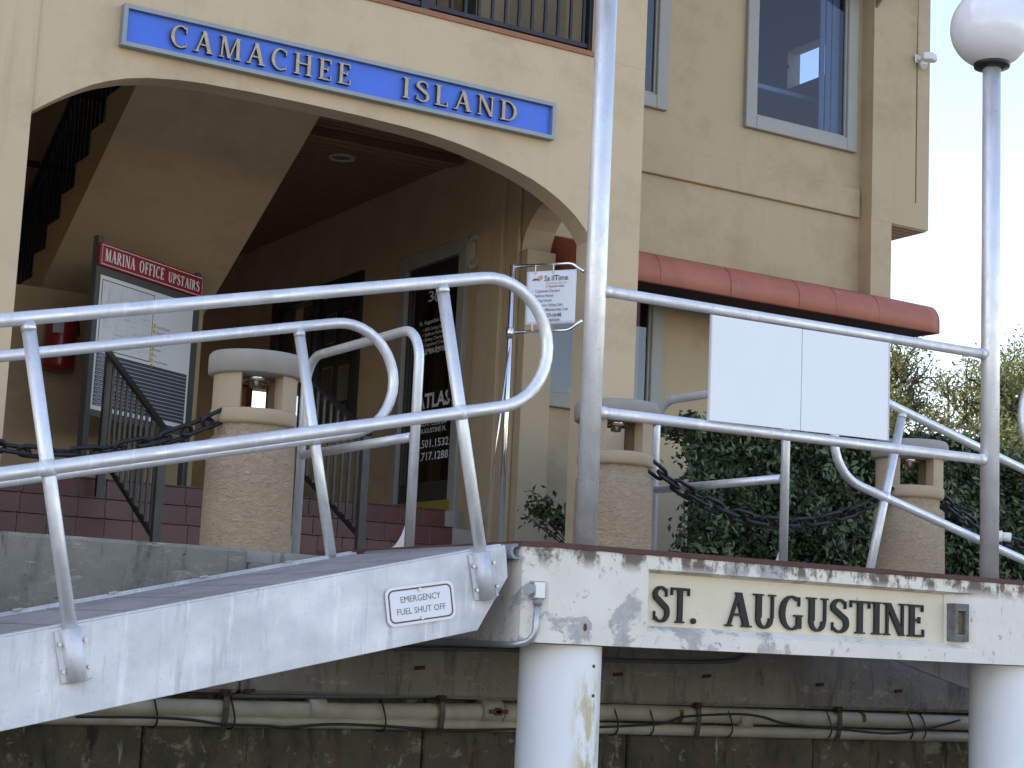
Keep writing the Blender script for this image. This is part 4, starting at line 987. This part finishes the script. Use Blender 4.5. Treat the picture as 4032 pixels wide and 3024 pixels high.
# papers and a folded sail in the shop window
shp = MB(); shp.prism([(7.35, YW + .07, 1.99), (7.62, YW + .07, 1.99), (7.62, YW + .07, 2.25), (7.48, YW + .07, 2.16)], (0, .012, 0)); tag(shp.build('window_notice', 'white_paint', base=(7.5, YW + .07, 2.0)), 'pale paper notice low in the ground floor shop window', 'notice')
import bmesh
bq = bmesh.new(); bmesh.ops.create_icosphere(bq, subdivisions=3, radius=1.0)
for v in bq.verts:
    k = 1 + .22 * math.sin(5 * v.co.x + 3 * v.co.z) * math.cos(4 * v.co.y + 2 * v.co.z); v.co = Vector((v.co.x * .16 * k, v.co.y * .10 * k, v.co.z * .20 * k * (1.0 - .35 * v.co.z)))
me = bpy.data.meshes.new('folded_cloth'); bq.to_mesh(me); bq.free(); me.polygons.foreach_set('use_smooth', [True] * len(me.polygons)); me.materials.append(M['vinyl_banner'])
o = bpy.data.objects.new('folded_cloth', me); col.objects.link(o); o.location = (7.93, YW + .30, 2.16); tag(o, 'crumpled white cloth piled inside the ground floor window corner', 'cloth')
# right end block
YB = 11.24; XA, XB = 10.52, 10.96; SIDEWIN = (12.45, 13.05, 5.58, 5.97)
m = MB(); m.box(WX1 + .0, XA, YB, 20, GZ - .1, 3.83); m.build('end_block', 'stucco_shaded', bd)
zs_ = 3.83
m = MB(); m.box(WX1, XB - .165, YB, YB + .2, zs_ + .001, 8.05); m.box(XB - .148, XB, YB, YB + .2, zs_ + .001, 8.05); m.box(XB - .165, XB - .148, YB, YB + .2, zs_ + .001, 4.06); m.box(XB - .165, XB - .148, YB + .03, YB + .2, 4.06, 8.05)
SWY0, SWY1, SWZ0, SWZ1 = SIDEWIN
for (y0, y1, z0, z1) in ((YB + .2, SWY0, zs_ + .001, 8.05), (SWY1, 16, zs_ + .001, 8.05), (SWY0, SWY1, zs_ + .001, SWZ0), (SWY0, SWY1, SWZ1, 8.05)): m.box(XB - .16, XB, y0, y1, z0, z1)
m.build('end_overhang', 'stucco_shaded', bd)
m = MB(); m.box(XA + .002, XB - .02, YB + .01, 12.9, zs_ - .012, zs_ - .001); m.build('soffit_boards', 'wood_ceiling', bd)
# second awning hanging over the upper window (only a corner shows)
uaw = thing('upper_awning', 'corner of a dark red awning at the top of the upper wall', 'awning', (9.6, YW - .3, 5.4))
ca = at(3385, 62, Y=YW - .12); cb = at(3462, 0, Y=YW - .62)
m = MB(); m.prism([(10.30, YW - .006, ca.z), (10.30, YW - .55, ca.z + .42), (10.30, YW - .006, ca.z + 1.1)], (-.006, 0, 0)); m.build('end_panel', 'awning_red', uaw)
m = MB(); m.prism([(10.30, YW - .552, ca.z + .42), (10.30, YW - .006, ca.z + 1.102), (10.30, YW - .006, ca.z + 1.112), (10.30, YW - .556, ca.z + .43)], (-1.4, 0, 0)); m.build('canopy', 'awning_red', uaw)
m = MB(); m.tube([(10.305, YW - .02, ca.z), (10.305, YW - .56, ca.z + .42)], .012, 8); m.build('frame_tube', 'grey_frame', uaw)

# ---- awning over the ground floor
aw = thing('awning', 'long terracotta red bullnose awning over the ground floor windows', 'awning', (8.7, YW - .4, 2.7))
AX0, AX1, YA = 6.95, 10.50, 10.62
prof = [(YW - .004, 3.20)]
for k in range(0, 9): a = R(10 * k); prof.append((YA + .10 - .10 * math.sin(a), 2.945 - .10 + .10 * math.cos(a) + .055 * (1 - k / 8)))
prof += [(YA, 2.765), (YA + .012, 2.755)]
segx = [AX0, 7.6, 8.28, 8.97, 9.36, 9.82, AX1]
m = MB(); n = 36; pts = []
for i in range(n + 1):
    x = AX0 + (AX1 - AX0) * i / n; wv = .003 * math.sin(x * 3.1) + .002 * math.sin(x * 7.7)
    for j, (y, z) in enumerate(prof): pts.append((x, y + (wv if j > 1 else 0), z + (wv * .6 if 0 < j < 8 else 0)))
k = len(prof); m.add(pts, [(i * k + j, (i + 1) * k + j, (i + 1) * k + j + 1, i * k + j + 1) for i in range(n) for j in range(k - 1)], True); o = m.build('canopy', 'awning_red', aw)
o.modifiers.new('solid', 'SOLIDIFY').thickness = .006
for x in segx[1:-1]:
    m = MB(); m.tube([(x, y - .002, z + .002) for y, z in prof[1:]], .0022, 6); m.build('seam', 'awning_red', aw)
for x in (AX0, AX1): m = MB(); m.prism([(x, y, z) for y, z in prof] + [(x, YW - .004, 2.775)], (.006 if x == AX0 else -.006, 0, 0)); m.build('end_panel', 'awning_red', aw)
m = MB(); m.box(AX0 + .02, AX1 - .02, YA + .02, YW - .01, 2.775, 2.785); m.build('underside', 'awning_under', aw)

# ---- flood light on the end block
fl = at(3615, 235, Y=YB - .02); t = thing('flood_light', 'small white twin head security light on the corner of the building', 'flood light', (fl.x, YB, fl.z - .06))
m = MB(); m.bbox(fl.x - .045, fl.x + .0, YB - .035, YB - .022, fl.z - .035, fl.z + .04, .006); m.bbox(fl.x - .035, fl.x + .05, YB - .07, YB - .035, fl.z - .02, fl.z + .02, .008); m.build('mount', 'white_plastic', t)
m = MB(); m.tube([(fl.x + .03, YB - .05, fl.z - .035), (fl.x + .02, YB - .08, fl.z - .075)], [.04, .03], 14); m.build('sensor', 'white_plastic', t)
for (dx, dy, tilt) in ((.075, -.10, .35), (.03, -.11, .1)):
    c_ = Vector((fl.x + dx, YB + dy, fl.z + .008)); ax_ = Vector((math.cos(.5), -math.sin(.5), 0)); az_ = Vector((-tilt * .5, 0, 1)).normalized(); ay_ = az_.cross(ax_)
    m = MB(); m.obox(c_, ax_, ay_, az_, .05, .045, .033, .008); m.build('lamp_head', 'white_plastic', t)
m = MB(); m.tube([(fl.x - .03, YB - .026, fl.z + .03), (fl.x - .028, YB - .026, fl.z + .35), (fl.x - .01, YB - .026, fl.z + .9)], .004, 6); m.build('wire', 'vent_cream', t)

# ================================================================== CAMACHEE ISLAND sign
cs = thing('name_sign', 'long blue sign with gold CAMACHEE ISLAND letters above the arch', 'sign', (4.54, YF, 3.39))
sx0, sx1, sz0, sz1 = 3.025, 6.055, 3.392, 3.648
m = MB(); m.box(sx0 + .01, sx1 - .01, YF - .030, YF - .004, sz0 + .01, sz1 - .01); m.build('panel', 'sign_blue', cs)
m = MB()
for (a, b, c_, d) in ((sx0, sx1, sz0, sz0 + .026), (sx0, sx1, sz1 - .026, sz1), (sx0, sx0 + .026, sz0 + .026, sz1 - .026), (sx1 - .026, sx1, sz0 + .026, sz1 - .026)): m.box(a, b, YF - .062, YF - .003, c_, d)
m.build('frame', 'sign_blue_frame', cs)
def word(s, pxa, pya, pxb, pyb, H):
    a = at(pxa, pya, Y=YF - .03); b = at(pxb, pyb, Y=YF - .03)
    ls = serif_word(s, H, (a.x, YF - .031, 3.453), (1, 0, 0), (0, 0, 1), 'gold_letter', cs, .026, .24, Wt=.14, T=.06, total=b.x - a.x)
    for o in ls:   # letter sides take a dark colour in place of their shadow
        o.data.materials.append(M['letter_side_shade'])
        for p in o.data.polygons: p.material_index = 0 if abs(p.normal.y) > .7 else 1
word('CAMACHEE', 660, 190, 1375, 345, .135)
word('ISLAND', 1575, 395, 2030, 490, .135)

# ================================================================== MARINA OFFICE sign
mc = at(405, 1300, Y=11.80); ang = R(33); rx = Vector((math.cos(ang), math.sin(ang), 0)); up_ = Vector((0, 0, 1)); nf = rx.cross(up_)   # nf points to the viewer
ms = thing('directory_sign', 'marina directory sign board with red MARINA OFFICE UPSTAIRS header under the stairs', 'sign', (mc.x + .35, 11.98, LZ))
def S(px, py): # point on the sign plane through mc
    d = fw + (px - 2016) / FPX * cr - (py - 1512) / FPX * cu; n_ = nf; return d * (mc.dot(n_) / d.dot(n_))
A_ = S(385, 1050); B_ = S(795, 1100); W_ = (B_ - A_).dot(rx)
base_pt = Vector((A_.x, A_.y, 0))
ztop = S(392, 952).z; zr0 = S(392, 1045).z; zbot = S(365, 1640).z
def SP(u, z, n_=0): return base_pt + rx * u + Vector((0, 0, z)) + nf * n_
for u in (.025, W_ - .025):
    m = MB(); m.obox(SP(u, (LZ + ztop + .05) / 2, -.03), rx, nf, up_, .028, .028, (ztop + .05 - LZ) / 2, .006); m.build('post', 'sign_grey', ms)
m = MB(); m.obox(SP(W_ / 2, (zbot + zr0) / 2, -.01), rx, nf, up_, W_ / 2, .012, (zr0 - zbot) / 2, .004); m.build('back_board', 'sign_grey', ms)
m = MB(); m.obox(SP(W_ / 2, (ztop + zr0) / 2, .004), rx, nf, up_, W_ / 2 + .005, .014, (ztop - zr0) / 2, .003); m.build('header', 'sign_red', ms)
hz_ = (ztop - zr0)
def sframe(u0, u1, z0, z1, t_, n_, mat, name):
    m = MB(); o4 = [SP(u0, z0, n_), SP(u1, z0, n_), SP(u1, z1, n_), SP(u0, z1, n_)]; i4 = [SP(u0 + t_, z0 + t_, n_), SP(u1 - t_, z0 + t_, n_), SP(u1 - t_, z1 - t_, n_), SP(u0 + t_, z1 - t_, n_)]
    m.add(o4 + i4, [(0, 1, 5, 4), (1, 2, 6, 5), (2, 3, 7, 6), (3, 0, 4, 7)]); return m.build(name, mat, ms)
sframe(.012, W_ - .012, zr0 + .012, ztop - .012, .005, .0195, 'white_paint', 'header_border')
serif_word('MARINA OFFICE', hz_ * .52, SP(.045, zr0 + hz_ * .25, .019), rx, up_, 'white_paint', ms, .001, .10, name='lettering', Wt=.2, T=.08, each=False, total=W_ * .56)
serif_word('UPSTAIRS', hz_ * .46, SP(.045 + W_ * .60, zr0 + hz_ * .25, .019), rx, up_, 'white_paint', ms, .001, .10, name='lettering', Wt=.2, T=.08, each=False, total=W_ * .32)
pu0, pu1, pz0, pz1 = .035, W_ - .085, zbot + .05, zr0 - .06
def srect(u0, u1, z0, z1, n_, mat, name):
    m = MB(); m.prism([SP(u0, z0, n_), SP(u1, z0, n_), SP(u1, z1, n_), SP(u0, z1, n_)], nf * .002); return m.build(name, mat, ms)
srect(pu0, pu1, pz0, pz1, .003, 'board_white', 'map_board')
mid = pz0 + (pz1 - pz0) * .43; mu = pu0 + (pu1 - pu0) * .56
srect(pu0 + .02, mu, mid + .02, pz1 - .03, .0052, 'vinyl_banner', 'map_print')
sframe(pu0 + .018, mu + .002, mid + .018, pz1 - .028, .006, .0082, 'ink_dark', 'map_border')
m = MB(); rr_ = random.Random(3)
for i in range(150):
    u = rr_.uniform(pu0 + .04, mu - .05); z = rr_.uniform(mid + .04, pz1 - .1); L = rr_.choice((.008, .012, .02, .03, .06, .09)); a = rr_.choice((0, 0, 1)); 
    du, dz = (L, .003) if a == 0 else (.003, L)
    m.add([SP(u, z, .0085 + i * 1e-5), SP(u + min(du, mu - u - .02), z, .0085 + i * 1e-5), SP(u + min(du, mu - u - .02), z + dz, .0085 + i * 1e-5), SP(u, z + dz, .0085 + i * 1e-5)], [(0, 1, 2, 3)])
m.build('map_lines', 'ink_pale', ms)['kind'] = 'stuff'
text_part('List of Marina', .032, SP(mu + .012, pz1 - .10, .005), rx, up_, 'ink_grey', 'lettering', ms, .0015, .8, .01)
text_part('Services', .032, SP(mu + .012, pz1 - .14, .005), rx, up_, 'ink_grey', 'lettering', ms, .0015, .8, .01)
for i, s_ in enumerate(('Heads & Showers', 'Waste Oil', 'Courtesy Phones', 'Pet Area', 'Laundry', 'Ice', 'Pump-Out Station', 'Channel Range')):
    z = pz1 - .26 - i * .042; srect(mu + .014, mu + .038, z - .006, z + .026, .0052, 'ink_yellow', 'list_marker'); text_part(s_, .026, SP(mu + .05, z, .005), rx, up_, 'ink_grey', 'lettering', ms, .0015, .85, .004)
nrow = 14; rh = (mid - pz0 - .03) / nrow
rows = ('Village Inn', 'First Mate Yacht Services', 'Tow Boat', 'Dockside Hotel', 'Harbor House Banquet Room', 'Camachee Market', 'The Ship Chandler', "Sailor's Canvas", 'Camachee Yacht Yard & Repair', 'North Basin', 'Camachee Sailing', 'Harbor Office', 'Restrooms Showers Boaters Lounge', 'Camachee Club')
for i in range(nrow):
    z1_ = mid - .004 - i * rh; srect(pu0 + .018, pu1 - .025, z1_ - rh * .86, z1_, .0052, 'ink_navy', 'list_row')
    text_part('%d %s' % (i + 1, rows[i]), rh * .72, SP(pu0 + .03, z1_ - rh * .68, .0072), rx, up_, 'vinyl_banner', 'lettering', ms, .0009, .85, .004)

# red extinguisher cover on the wall left of the directory sign
fx = at(235, 1335, Y=12.66); t = thing('fire_extinguisher', 'red fire extinguisher hanging on the lobby wall behind the gangway post', 'extinguisher', (fx.x, 12.68, fx.z - .24))
m = MB(); m.lathe([(0.001, -.24), (.105, -.235), (.112, -.20), (.112, .12), (.10, .17), (.05, .21), (.03, .23), (0.001, .232)], (fx.x, 12.63, fx.z), 24); m.build('cylinder', 'red_plastic', t)
m = MB(); m.bbox(fx.x - .10, fx.x - .02, 12.505, 12.525, fx.z + .02, fx.z + .12, .003); m.build('label_plate', 'ink_pale', t)
m = MB(); m.tube(fillet([(fx.x, 12.60, fx.z + .23), (fx.x + .08, 12.55, fx.z + .20), (fx.x + .10, 12.52, fx.z + .02)], .05), .010, 8); m.build('hose', 'cable', t)

# ================================================================== SailTime banner on its stand
s0 = at(2020, 1050, Y=9.2); sb = at(1982, 2140, Y=9.2); bdir = Vector((.54, -.84, 0))
stn = thing('banner_stand', 'slim chrome pole with two arms holding a banner beside the arch', 'stand', (s0.x, 9.2, GZ))
m = MB(); m.tube([(s0.x, 9.2, GZ), (s0.x, 9.2, s0.z + .01)], .0155, 14); m.build('pole', 'chrome', stn)
def SB_(px, py): # on the banner plane
    n_ = bdir.cross(Vector((0, 0, 1))); d = fw + (px - 2016) / FPX * cr - (py - 1512) / FPX * cu; return d * (s0.dot(n_) / d.dot(n_))
za_ = at(2022, 1050, Y=9.2).z; zb_ = SB_(2035, 1308).z
bw_ = (SB_(2272, 1100) - s0).dot(bdir)
def BP(u, z, n_=0): return Vector((s0.x, 9.2, z)) + bdir * u + bdir.cross(Vector((0, 0, 1))) * n_
m = MB(); m.tube(fillet([BP(0, za_), BP(bw_ * .92, za_), BP(bw_ * 1.10, za_ - .06)], .10), .009, 10); m.build('arm', 'chrome', stn); m = MB(); m.tube(fillet([BP(0, zb_), BP(bw_ * .92, zb_), BP(bw_ * 1.10, zb_ + .06)], .10), .009, 10); m.build('arm', 'chrome', stn)
m = MB(); m.tube([BP(0, zb_ - .03), BP(0, zb_ + .03)], .024, 12); m.build('clamp', 'chrome', stn)
m = MB(); q0, q1 = at(1985, 1370, Y=9.19), at(1915, 2040, Y=9.19); m.tube([Vector((s0.x, 9.19, zb_ - .06)), q1], .005, 8); m.build('loose_rod', 'chrome', stn)
u0, u1 = (SB_(2072, 1150) - s0).dot(bdir), (SB_(2268, 1150) - s0).dot(bdir); zt_, zb2 = SB_(2073, 1071).z, SB_(2065, 1281).z
bn = thing('banner', 'white SailTime sailing banner hung from the chrome stand arms', 'banner', BP((u0 + u1) / 2, zb2))
m = MB(); nx = 14; pts = []
for i in range(nx + 1):
    for j in range(nx + 1): u = u0 + (u1 - u0) * i / nx; z = zb2 + (zt_ - zb2) * j / nx; pts.append(BP(u, z, .004 * math.sin(i * .7) * (1 - j / nx) - .002))
m.add(pts, [(i * (nx + 1) + j, (i + 1) * (nx + 1) + j, (i + 1) * (nx + 1) + j + 1, i * (nx + 1) + j + 1) for i in range(nx) for j in range(nx)], True); o = m.build('sheet', 'vinyl_banner', bn); o.modifiers.new('solid', 'SOLIDIFY').thickness = .001
bh = zt_ - zb2; bwid = u1 - u0
def btext(s, u, v, size, mat, width=.95, bold=.0): text_part(s, size * bh, BP(u0 + u * bwid, zb2 + v * bh, .0045), bdir, (0, 0, 1), mat, 'lettering', bn, .001, width, bold)
btext('Sa', .36, .81, .145, 'ink_navy', .92, .006); btext('il', .507, .81, .145, 'ink_teal', .92, .012); btext('Time', .565, .81, .145, 'ink_navy', .92, .006)
btext('Northeast Florida', .40, .745, .06, 'ink_orange', .95); btext('St. Augustine Sailing', .40, .69, .05, 'ink_dark', .92, .01)
for i, s_ in enumerate(('Captained Charters', 'Sailboat Rental', 'Sailing School', 'Bluewater Sailing Club', 'SailTime Membership Club')): btext('•', .13, .60 - .088 * i, .07, 'ink_navy'); btext(s_, .19, .60 - .088 * i, .072, 'ink_navy', .86, .004)
btext('904-829-0648', .24, .135, .10, 'ink_navy', .88, .008); btext('www.sta-sail.com', .25, .06, .075, 'ink_navy', .86, .012)
lg = MB(); lg.prism([BP(u0 + a * bwid, zb2 + b * bh, .0055) for a, b in ((.22, .885), (.27, .90), (.31, .925), (.325, .885), (.30, .845), (.26, .835))], bdir.cross(Vector((0, 0, 1))) * .0006); lg.build('sail_mark', 'ink_orange', bn)
lg = MB(); lg.prism([BP(u0 + a * bwid, zb2 + b * bh, .0057) for a, b in ((.11, .825), (.17, .865), (.23, .855), (.28, .82), (.2, .835))], bdir.cross(Vector((0, 0, 1))) * .0006); lg.build('wave_mark', 'ink_navy', bn)
m = MB()
for u, zz in ((.18, zt_), (.54, zt_), (.16, zb2), (.5, zb2)):
    zc = za_ if zz == zt_ else zb_; m.tube([BP(u0 + u * bwid, zz + (-.02 if zz == zt_ else .02), .006), BP(u0 + u * bwid, zc, .006)], .004, 6)
m.build('hook_ties', 'white_plastic', bn)

# white capped pipe end beyond the right lamp pole
wp = at(3945, 2112, Y=7.3); m = MB(); m.tube([(wp.x - .06, 7.35, wp.z + .004), (wp.x + .0, 7.3, wp.z)], .033, 16); m.tube([(wp.x, 7.3, wp.z), (wp.x + .04, 7.27, wp.z - .003)], .026, 16); m.tube([(wp.x - .03, 7.325, wp.z + .002), (wp.x - .022, 7.318, wp.z + .002)], .037, 16)
tag(m.build('pvc_cap', 'white_plastic', base=wp), 'white plastic pipe cap beside the right lamp pole', 'pipe')

# ================================================================== PLANTS
def leaf_mesh(name, pos, nrm, size, mat, parent, aspect=.5, base=None):
    """many small folded leaves: two triangles pairs each"""
    n = len(pos); t = rng.normal(size=(n, 3)); t -= nrm * (t * nrm).sum(1)[:, None]; t /= np.linalg.norm(t, axis=1)[:, None]
    b = np.cross(nrm, t); s = size[:, None]
    off = np.array(wloc(parent) if parent else (base or (0, 0, 0)))
    p = pos - off
    v = np.stack([p - t * s, p + b * s * aspect + nrm * s * .18, p + t * s, p - b * s * aspect + nrm * s * .18], 1).reshape(-1, 3)
    me = bpy.data.meshes.new(name); i = np.arange(n) * 4
    f = np.stack([i, i + 1, i + 2, i, i + 2, i + 3], 1).reshape(-1)
    me.vertices.add(n * 4); me.vertices.foreach_set('co', v.reshape(-1)); me.loops.add(n * 6); me.loops.foreach_set('vertex_index', f)
    me.polygons.add(n * 2); me.polygons.foreach_set('loop_start', np.arange(n * 2) * 3); me.polygons.foreach_set('loop_total', np.full(n * 2, 3)); me.update(); me.validate()
    me.materials.append(M[mat]); o = bpy.data.objects.new(name, me); col.objects.link(o)
    if parent: o.parent = parent
    else: o.location = off
    return o
def unit(n): v = rng.normal(size=(n, 3)); return v / np.linalg.norm(v, axis=1)[:, None]
hd = thing('hedge', 'dense dark green clipped hedge behind the bollards and chain', 'hedge', (9.5, 9.4, GZ))
HX0, HX1, HY0, HY1, HZ = 6.75, 14.0, 9.0, 9.75, 1.60
m = MB(); m.bbox(HX0 + .45, HX1, HY0 + .22, HY1, GZ, HZ - .18, .1); m.build('dark_core', 'hedge_core', hd)  # solid dark box that fills the hedge behind the leaves
n = 64000
x = rng.uniform(HX0, HX1, n); z = rng.uniform(GZ, HZ, n); front = rng.random(n) < .72
lump = .03 * np.sin(x * 5.1 + z * 2) + .025 * np.sin(z * 7 + x * 2.3) + .03 * np.sin(x * 13 + z * 11)
y = np.where(front, HY0 + .08 + lump + rng.exponential(.05, n), rng.uniform(HY0, HY1, n))
toplump = .06 * np.sin(x * 4.3) + .05 * np.sin(x * 9.1 + y * 6)
z = np.where(front, GZ + (z - GZ) * (1 + toplump * .6), HZ - .04 + toplump - rng.exponential(.03, n))
pos = np.stack([x, y, z], 1); nr = unit(n) * .75 + np.where(front[:, None], np.array([[-.1, -.8, .35]]), np.array([[0, -.2, 1.]])); nr /= np.linalg.norm(nr, axis=1)[:, None]
o = leaf_mesh('foliage', pos, nr, rng.uniform(.016, .034, n), 'hedge_leaf', hd, .48); o['kind'] = 'stuff'
# small paler sprays, bright highlights on the leaves put into the colour
pp, nn2 = [], []
for i in range(330):
    cx_ = rng.uniform(HX0, 12.5); cz = rng.uniform(GZ + .1, HZ + .03); cy2 = HY0 + .05 + .06 * math.sin(cx_ * 5.1 + cz * 2) - .02
    for k in range(rng.integers(4, 9)): pp.append((cx_ + rng.normal(0, .035), cy2 + rng.normal(0, .015), cz + rng.normal(0, .035))); nn2.append((rng.normal(0, .5), -1, rng.normal(.4, .4)))
pp = np.array(pp); nn2 = np.array(nn2); nn2 /= np.linalg.norm(nn2, axis=1)[:, None]
o = leaf_mesh('pale_sprays', pp, nn2, rng.uniform(.018, .040, len(pp)), 'hedge_tip', hd, .45); o['kind'] = 'stuff'
# sprig through the arch
sc_ = at(2170, 2035, Y=10.2); sh = thing('small_shrub', 'small green shrub spray between banner pole and front column', 'shrub', (sc_.x + .25, 10.25, GZ))
n = 380; u = rng.random(n) ** .7
pos = np.stack([sc_.x + .32 - .45 * u + rng.normal(0, .03, n), 10.25 + rng.normal(0, .07, n), sc_.z - .12 + .20 * u + rng.normal(0, .05, n)], 1)
leaf_mesh('foliage', pos, unit(n), rng.uniform(.018, .034, n), 'hedge_leaf', sh, .5)['kind'] = 'stuff'
m = MB()
for k in range(5): m.tube([(sc_.x + .30, 10.25, GZ), (sc_.x + .22, 10.25 + .03 * k - .06, sc_.z - .2), (sc_.x + .05 - .05 * k, 10.22 + .03 * k, sc_.z + .02)], [.008, .006, .003], 6)
m.build('stems', 'bark', sh)

def tree(X, Y, H, Rc, label, nleaf, seed, lean=0):
    rs = np.random.default_rng(seed); t = thing('oak_tree', label, 'tree', (X, Y, GZ), 'oaks beyond the hedge')
    mb = MB(); tips = []
    def branch(p, d, L, r, lev):
        pts = [p.copy()]; rr_ = [r]; q = p.copy(); dd = d.copy(); k = 5
        for i in range(k):
            dd = (dd + Vector(rs.normal(0, .22 if lev else .08, 3)) + Vector((0, 0, .06 if lev else .02))).normalized(); q = q + dd * (L / k); pts.append(q.copy()); rr_.append(r * (1 - .11 * (i + 1)))
            if lev >= 2: tips.append(q.copy())
        mb.tube(pts, rr_, 8 if lev < 2 else 5, cap=False)
        if lev < 4:
            for j in range([6, 4, 4, 3][lev]):
                w = pts[rs.integers(3 if lev == 0 else 2, k + 1)]; ang_ = rs.uniform(0, 2 * math.pi); out = Vector((math.cos(ang_), math.sin(ang_), rs.uniform(.0, .8))).normalized()
                branch(w, (dd * .55 + out).normalized(), L * rs.uniform(.55, .8) * (1.0 if lev else .9), r * .52, lev + 1)
    branch(Vector((X, Y, GZ)), Vector((lean, 0, 1)), H * .38, H * .032, 0)
    mb.build('trunk', 'bark', t)
    tp = np.array([tuple(v) for v in tips]); idx = rs.integers(0, len(tp), nleaf)
    keep = rs.random(len(tp)) < .40; good = np.where(keep)[0]; idx = good[rs.integers(0, len(good), nleaf)]
    pos = tp[idx] + rs.normal(0, .17, (nleaf, 3))
    nr = rs.normal(size=(nleaf, 3)) + np.array([0, 0, .6]); nr /= np.linalg.norm(nr, axis=1)[:, None]
    leaf_mesh('crown', pos, nr, rs.uniform(.032, .066, nleaf), 'oak_leaf', t, .5)['kind'] = 'stuff'
tree(28.3, 31.5, 10.6, 4, 'spreading oak with open crown just right of the building corner', 26000, 11)
tree(34.0, 31.5, 9.4, 4, 'lower oak crown seen right of the globe lamp pole', 22000, 5)
tree(38, 42, 10.5, 4, 'farther oak filling in behind the two nearer crowns', 12000, 23)
tree(31.0, 28.5, 7.4, 3, 'smaller oak low behind the hedge by the lamp pole', 17000, 31)
